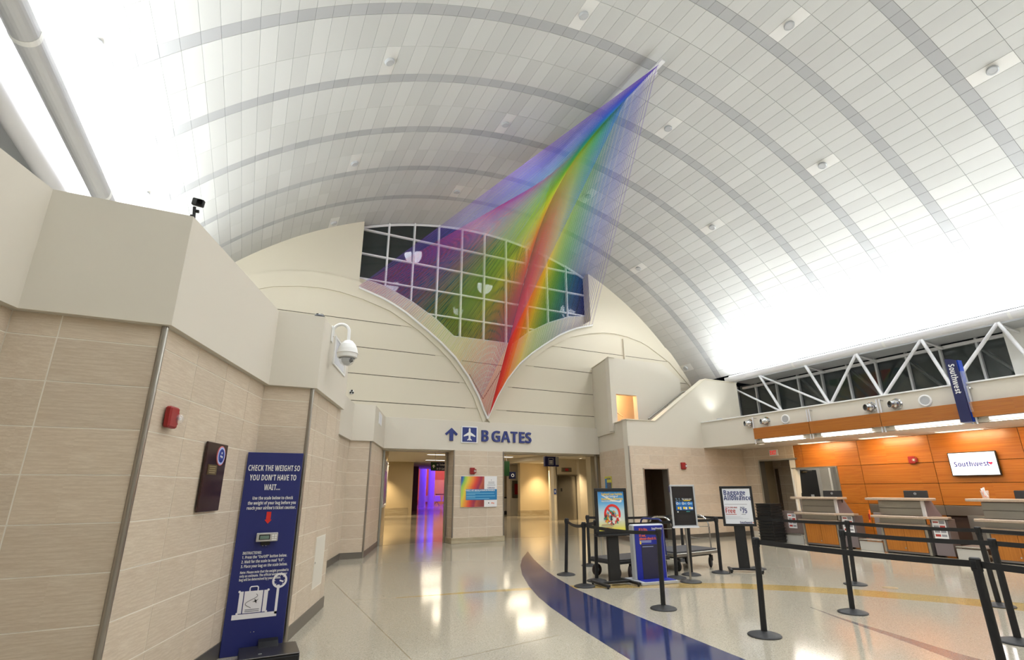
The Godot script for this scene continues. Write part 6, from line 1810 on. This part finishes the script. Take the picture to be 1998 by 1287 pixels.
# ---------------------------------------------------------------- fittings on the canopy
func build_canopy_fittings() -> void:
	var sl := ["farthest chrome eyeball spotlight on the canopy fascia, by the stair", "second chrome eyeball spotlight on the canopy fascia, beside the farther speaker", "third chrome eyeball spotlight on the canopy fascia", "nearest chrome eyeball spotlight on the canopy fascia, beside the nearer speaker"]
	var sz := [-11.07, -10.48, -7.43, -6.85]
	for k in 4:
		var o := thing("eyeball_spotlight", sl[k], "lamp", Vector3(13.99, 3.475, sz[k]), -90, "chrome spotlights on the canopy")
		part(o, "wall_ring", lathe([Vector2(0.10, 0), Vector2(0.135, 0), Vector2(0.135, 0.012), Vector2(0.10, 0.02), Vector2(0.10, 0)], 24), M["chrome"], Vector3.ZERO, Basis(Vector3.RIGHT, PI / 2))
		var aim := Basis(Vector3.UP, -0.45 if k % 2 == 0 else -0.5) * Basis(Vector3.RIGHT, PI / 2)
		part(o, "eyeball", lathe([Vector2(0.09, -0.03), Vector2(0.112, 0.02), Vector2(0.108, 0.07), Vector2(0.088, 0.11), Vector2(0.085, 0.17), Vector2(0.075, 0.17), Vector2(0.072, 0.06)], 24), M["chrome"], Vector3.ZERO, aim)
		part(o, "dark_lens", cyl(0.076, 0.01, 20), M["black_gloss"], aim * Vector3(0, 0.14, 0), aim)
	var pl := ["farther round white speaker on the canopy fascia", "nearer round white speaker on the canopy fascia"]
	for k in 2:
		var o := thing("round_speaker", pl[k], "speaker", Vector3(13.99, 3.465, [-9.84, -6.24][k]), -90, "speakers on the canopy")
		part(o, "speaker_ring", lathe([Vector2(0.10, 0), Vector2(0.14, 0), Vector2(0.14, 0.012), Vector2(0.115, 0.022), Vector2(0.10, 0.016)], 28), M["white"], Vector3.ZERO, Basis(Vector3.RIGHT, PI / 2))
		part(o, "speaker_grille", cyl(0.11, 0.012, 28), M["gray_metal"], Vector3(0, 0, 0.006), Basis(Vector3.RIGHT, PI / 2))
	var b := thing("blade_sign", "vertical navy blade sign with white lettering hung on the canopy fascia", "sign", Vector3(13.86, 2.88, -5.50), -90)
	part(b, "blade_face", extrude(pv([[-0.10, 0.0], [0.10, 0.0], [0.10, 1.35], [0.0, 1.40], [-0.10, 1.42]]), 0.02, 0.05, "z"), M["navy"])
	part(b, "blade_edge", extrude(pv([[-0.10, 0.02], [0.10, 0.02], [0.115, 0.16], [-0.10, 0.16]]), 0.0, 1.36, "z"), mat("blade_blue", Color(0.05, 0.24, 0.66), 0.3), Vector3(0.01, 0.0, 0.0), Basis(Vector3(1, 0, 0), Vector3(0, 0, -1), Vector3(0, 1, 0)))
	text(b, "lettering", "Southwest", 0.155, Vector3(0.0, 0.95, 0.053), M["white"], Basis(Vector3.BACK, -PI / 2), true, 0.85, HORIZONTAL_ALIGNMENT_CENTER, 0.004)
	part(b, "mount", cbox(Vector3(0.05, 0.9, 0.16), 0.004), M["clear_plastic"], Vector3(0.13, 0.65, -0.06))
	# linear lamps tucked behind the fascia boards, and wall washers in the soffit
	var bz := [-10.91, -9.09, -7.23, -5.40, -3.57, -1.74, 0.09]
	var nm := ["farthest", "second", "third", "fourth", "fifth", "nearest"]
	for k in 6:
		var zc: float = (bz[k] + bz[k + 1]) / 2
		var o := thing("fascia_strip_lamp", "bright white strip lamp under the %s wood fascia board" % nm[k], "lamp", Vector3(13.96, 2.90, zc), 0, "strip lamps under the fascia boards")
		part(o, "lamp_body", cbox(Vector3(0.05, 0.03, 1.36), 0.004), M["white"], Vector3(0.0, 0.05, 0))
		part(o, "lamp_diffuser", cbox(Vector3(0.03, 0.07, 1.30), 0.004), glow("strip_glow", Color(1, 0.99, 0.98), 1.3), Vector3(-0.035, 0.02, 0))
		area_light(o, "strip_light", Vector2(0.06, 1.30), STRIP, Color(1, 0.97, 0.93), Vector3(0.0, -0.03, 0), Vector3.DOWN)
		var u := thing("wall_washer", "soffit lamp washing the wood wall behind the %s fascia board" % nm[k], "lamp", Vector3(15.35, 2.845, zc), 0, "wall washers in the canopy soffit")
		part(u, "washer_frame", cbox(Vector3(0.24, 0.02, 0.94), 0.003), M["white"], Vector3(0, 0.006, 0))
		part(u, "lamp_diffuser", cbox(Vector3(0.20, 0.012, 0.9), 0.002), glow("washer_glow", Color(1, 0.92, 0.78), 1.6), Vector3(0, -0.006, 0))
		area_light(u, "washer_light", Vector2(0.20, 0.9), STRIP * 1.1, Color(1, 0.86, 0.66), Vector3(0.0, -0.02, 0), Vector3(0.55, -1, 0))
	var cd := thing("canopy_downlight", "small flush downlight at the far end of the canopy soffit", "lamp", Vector3(14.35, 2.855, -11.05))
	part(cd, "trim_ring", lathe([Vector2(0.07, -0.02), Vector2(0.10, -0.02), Vector2(0.10, 0.0), Vector2(0.07, 0.0), Vector2(0.07, -0.02)], 18), M["white"])
	part(cd, "lamp_lens", cyl(0.07, 0.01, 18), glow("cd_glow", Color(1, 0.96, 0.9), 1.2), Vector3(0, -0.012, 0))

# ---------------------------------------------------------------- things beyond the gate openings
func build_hall_things() -> void:
	var d := Vector3(0.276, 0, -0.961)
	var n := Vector3(0.961, 0, 0.276)
	var o := thing("corridor_poster", "tall framed movie style poster on the corridor side wall", "poster", Vector3(3.69, 0, -16.16) + d * 2.5 + n * 0.01 + Vector3.UP * 1.75)
	o.set_meta("label", "tall white framed dark poster on the corridor side wall past the left opening")
	o.basis = Basis(d, Vector3.UP, n)
	frame4(o, -1.15, 1.15, -0.75, 0.78, 0.07, 0.06, M["white"], 0.03)
	part(o, "poster_print", rainbow_card(2.2, 1.42), mat("corridor_print", Color(1, 1, 1), 0.3, 0, streaks(64, 64, Color(0.28, 0.26, 0.42), Color(0.16, 0.13, 0.22), Color(0.62, 0.50, 0.52), 2.0, 1.2, 91)), Vector3(0, 0.01, 0.03))
	text(o, "headline", "KEEP IT SA", 0.34, Vector3(0, 0.55, 0.035), M["white"], Basis.IDENTITY, true, 1.0, HORIZONTAL_ALIGNMENT_CENTER, 0.004)
	for k in 3:
		part(o, "text_line", cbox(Vector3(1.6, 0.04, 0.002), 0.0), M["print_gray"], Vector3(0, -0.48 - 0.08 * k, 0.034))
	o = thing("wayfinding_sign", "hanging navy and green overhead sign past the left opening", "sign", Vector3(7.1, 2.26, -20.0))
	part(o, "sign_board", cbox(Vector3(1.20, 0.33, 0.06), 0.004), mat("way_navy", Color(0.05, 0.07, 0.20), 0.4), Vector3(0.03, 0.165, 0))
	part(o, "green_field", cbox(Vector3(0.20, 0.33, 0.062), 0.002), mat("way_green", Color(0.05, 0.22, 0.07), 0.4), Vector3(-0.47, 0.165, 0.001))
	part(o, "arrow", extrude(pv([[-0.02, -0.06], [0.02, -0.06], [0.02, 0.01], [0.055, -0.01], [0.055, 0.02], [0, 0.07], [-0.055, 0.02], [-0.055, -0.01], [-0.02, 0.01]]), 0, 0.004, "z"), M["white"], Vector3(-0.47, 0.165, 0.033))
	text(o, "lettering", "Ticketing / Check-in", 0.11, Vector3(-0.24, 0.23, 0.034), M["white"], Basis.IDENTITY, false, 0.85, HORIZONTAL_ALIGNMENT_LEFT, 0.003)
	text(o, "lettering", "B Gates", 0.11, Vector3(-0.24, 0.08, 0.034), M["white"], Basis.IDENTITY, false, 0.85, HORIZONTAL_ALIGNMENT_LEFT, 0.003)
	for y in [0.23, 0.08]:
		part(o, "symbol", cbox(Vector3(0.075, 0.075, 0.004), 0.001), M["print_gray"], Vector3(-0.31, y, 0.033))
	for x in [-0.4, 0.4]:
		part(o, "hanger", cyl(0.012, 0.8, 8), M["gray_metal"], Vector3(x, 0.70, 0))
	o = thing("lift_sign", "hanging navy sign with a lift symbol past the right opening", "sign", Vector3(10.75, 2.40, -18.0))
	part(o, "sign_board", cbox(Vector3(0.64, 0.38, 0.12), 0.004), mat("lift_navy", Color(0.07, 0.10, 0.36), 0.4), Vector3(0.1, 0.19, 0))
	part(o, "pale_end", cbox(Vector3(0.14, 0.32, 0.122), 0.002), M["gray_metal"], Vector3(0.34, 0.22, 0.002))
	frame4(o, -0.06, 0.16, 0.06, 0.32, 0.012, 0.006, M["white"], 0.062)
	for k in 3:
		part(o, "lift_figure", cyl(0.022, 0.005, 12), M["white"], Vector3(0.0 + 0.05 * k, 0.22, 0.063), Basis(Vector3.RIGHT, PI / 2))
		part(o, "lift_figure", cbox(Vector3(0.03, 0.09, 0.005), 0.001), M["white"], Vector3(0.0 + 0.05 * k, 0.145, 0.063))
	for x in [-0.1, 0.3]:
		part(o, "hanger", cyl(0.012, 0.6, 8), M["gray_metal"], Vector3(x, 0.66, 0))
	o = thing("restroom_sign", "small hanging navy and green sign beside the pier past the right opening", "sign", Vector3(9.85, 2.05, -19.8))
	part(o, "sign_board", cbox(Vector3(0.26, 0.60, 0.06), 0.004), M["way_green"], Vector3(-0.1, 0.32, 0))
	part(o, "lower_board", cbox(Vector3(0.30, 0.28, 0.05), 0.003), M["way_navy"], Vector3(0.16, 0.05, 0.01))
	part(o, "symbol_ring", ring(0.045, 0.065, 20), M["white"], Vector3(0.17, 0.05, 0.036))
	part(o, "hanger", cyl(0.012, 0.6, 8), M["gray_metal"], Vector3(-0.1, 0.92, 0))
	# lift indicator, call button, wall telephone, hose cabinet
	o = thing("lift_indicator", "small red floor indicator above the steel lift door", "display", Vector3(15.30, 2.42, -23.85))
	part(o, "indicator_case", cbox(Vector3(0.62, 0.22, 0.05), 0.004), M["brushed"], Vector3(0, 0.1, 0.02))
	part(o, "display_window", cbox(Vector3(0.20, 0.12, 0.01), 0.001), glow("indicator_red", Color(0.35, 0.05, 0.05), 0.6), Vector3(0, 0.1, 0.045))
	o = thing("lift_notice", "small blue notice on the pale wall left of the lift", "notice", Vector3(14.55, 1.42, -23.84))
	part(o, "notice_plate", cbox(Vector3(0.14, 0.26, 0.012), 0.002), mat("notice_bright_blue", Color(0.16, 0.32, 0.68), 0.5), Vector3(0, 0, 0.006))
	part(o, "notice_symbol", cbox(Vector3(0.05, 0.12, 0.003), 0.0), M["white"], Vector3(0, 0, 0.014))
	o = thing("wall_telephone", "tall steel and violet courtesy telephone box on the wall right of the lift", "telephone", Vector3(16.95, 0.95, -23.59))
	part(o, "phone_case", cbox(Vector3(0.42, 0.95, 0.18), 0.01), M["brushed"], Vector3(0, 0.47, 0.09))
	part(o, "violet_face", cbox(Vector3(0.18, 0.92, 0.02), 0.004), mat("violet_face", Color(0.38, 0.30, 0.58), 0.5), Vector3(-0.11, 0.47, 0.185))
	part(o, "handset", cbox(Vector3(0.05, 0.22, 0.04), 0.01), M["dark_frame"], Vector3(-0.11, 0.6, 0.20))
	o = thing("wall_detector", "small white detector high on the wall right of the lift", "sensor", Vector3(17.0, 2.32, -23.59))
	part(o, "detector_body", cbox(Vector3(0.13, 0.16, 0.06), 0.02), M["white"], Vector3(0, 0, 0.03))
	part(o, "detector_lens", cyl(0.03, 0.03, 12), M["gray_metal"], Vector3(0.03, -0.16, 0.02), Basis(Vector3.RIGHT, PI / 2))
	o = thing("hose_cabinet", "small steel fire cabinet with a red front on the pale pier", "cabinet", Vector3(15.75, 1.05, -30.64))
	part(o, "cabinet_case", cbox(Vector3(0.62, 1.05, 0.08), 0.006), M["brushed"], Vector3(0, 0.5, 0.04))
	part(o, "cabinet_window", cbox(Vector3(0.30, 0.66, 0.01), 0.002), M["red"], Vector3(0.02, 0.5, 0.085))
	o = thing("escalator_rail", "black curved escalator handrail end at the pier past the right opening", "escalator", Vector3(14.9, 0.0, -31.2), 0)
	var arc := []
	for k in 17:
		var a := PI / 2 + PI * k / 16.0
		arc.append(Vector3(0.55 * cos(a), 0.55 + 0.48 * sin(a), 0))
	arc.push_front(Vector3(1.2, 1.03, 0))
	arc.append(Vector3(0.6, 0.07, 0))
	part(o, "handrail", tube(arc, 0.045, 8), M["black"])
	part(o, "newel_base", cbox(Vector3(1.0, 0.22, 0.12), 0.01), M["black"], Vector3(0.5, 0.11, 0))
	part(o, "glass_side", cbox(Vector3(0.9, 0.75, 0.02), 0.0), M["clear_plastic"], Vector3(0.5, 0.6, 0))
	# row of seats in the far hall
	var nm := ["first from the left", "second from the left", "third from the left", "fourth from the left"]
	for k in 4:
		var s := thing("waiting_seat", "pale hall seat with splayed steel legs in the far row, %s" % nm[k], "chair", Vector3(17.0 + 0.85 * k, 0, -52.5 + 0.2 * k), -12, "far hall seats")
		part(s, "backrest", extrude(pv([[-0.36, 0.42], [0.36, 0.42], [0.26, 0.98], [-0.26, 0.98]]), 0.0, 0.05, "z"), M["lobby_white"], Vector3(0, 0, 0.1), Basis(Vector3.RIGHT, 0.12))
		part(s, "seat", cbox(Vector3(0.74, 0.06, 0.55), 0.02), M["lobby_white"], Vector3(0, 0.42, -0.2))
		for q in [-1, 1]:
			part(s, "leg", tube([Vector3(0, 0.4, -0.1), Vector3(q * 0.28, 0.0, 0.12)], 0.022, 6), M["steel"])
			part(s, "leg", tube([Vector3(0, 0.4, -0.1), Vector3(q * 0.28, 0.0, -0.4)], 0.022, 6), M["steel"])
	o = thing("kiosk_screen", "small bright menu screen in the far kiosk opening", "screen", Vector3(21.6, 1.75, -57.2))
	part(o, "screen_case", cbox(Vector3(0.7, 0.75, 0.06), 0.006), M["black"], Vector3(0, 0, 0))
	part(o, "screen_face", cbox(Vector3(0.62, 0.66, 0.01), 0.0), glow("menu_screen", Color(0.85, 0.9, 1.0), 1.1), Vector3(0, 0, 0.035))
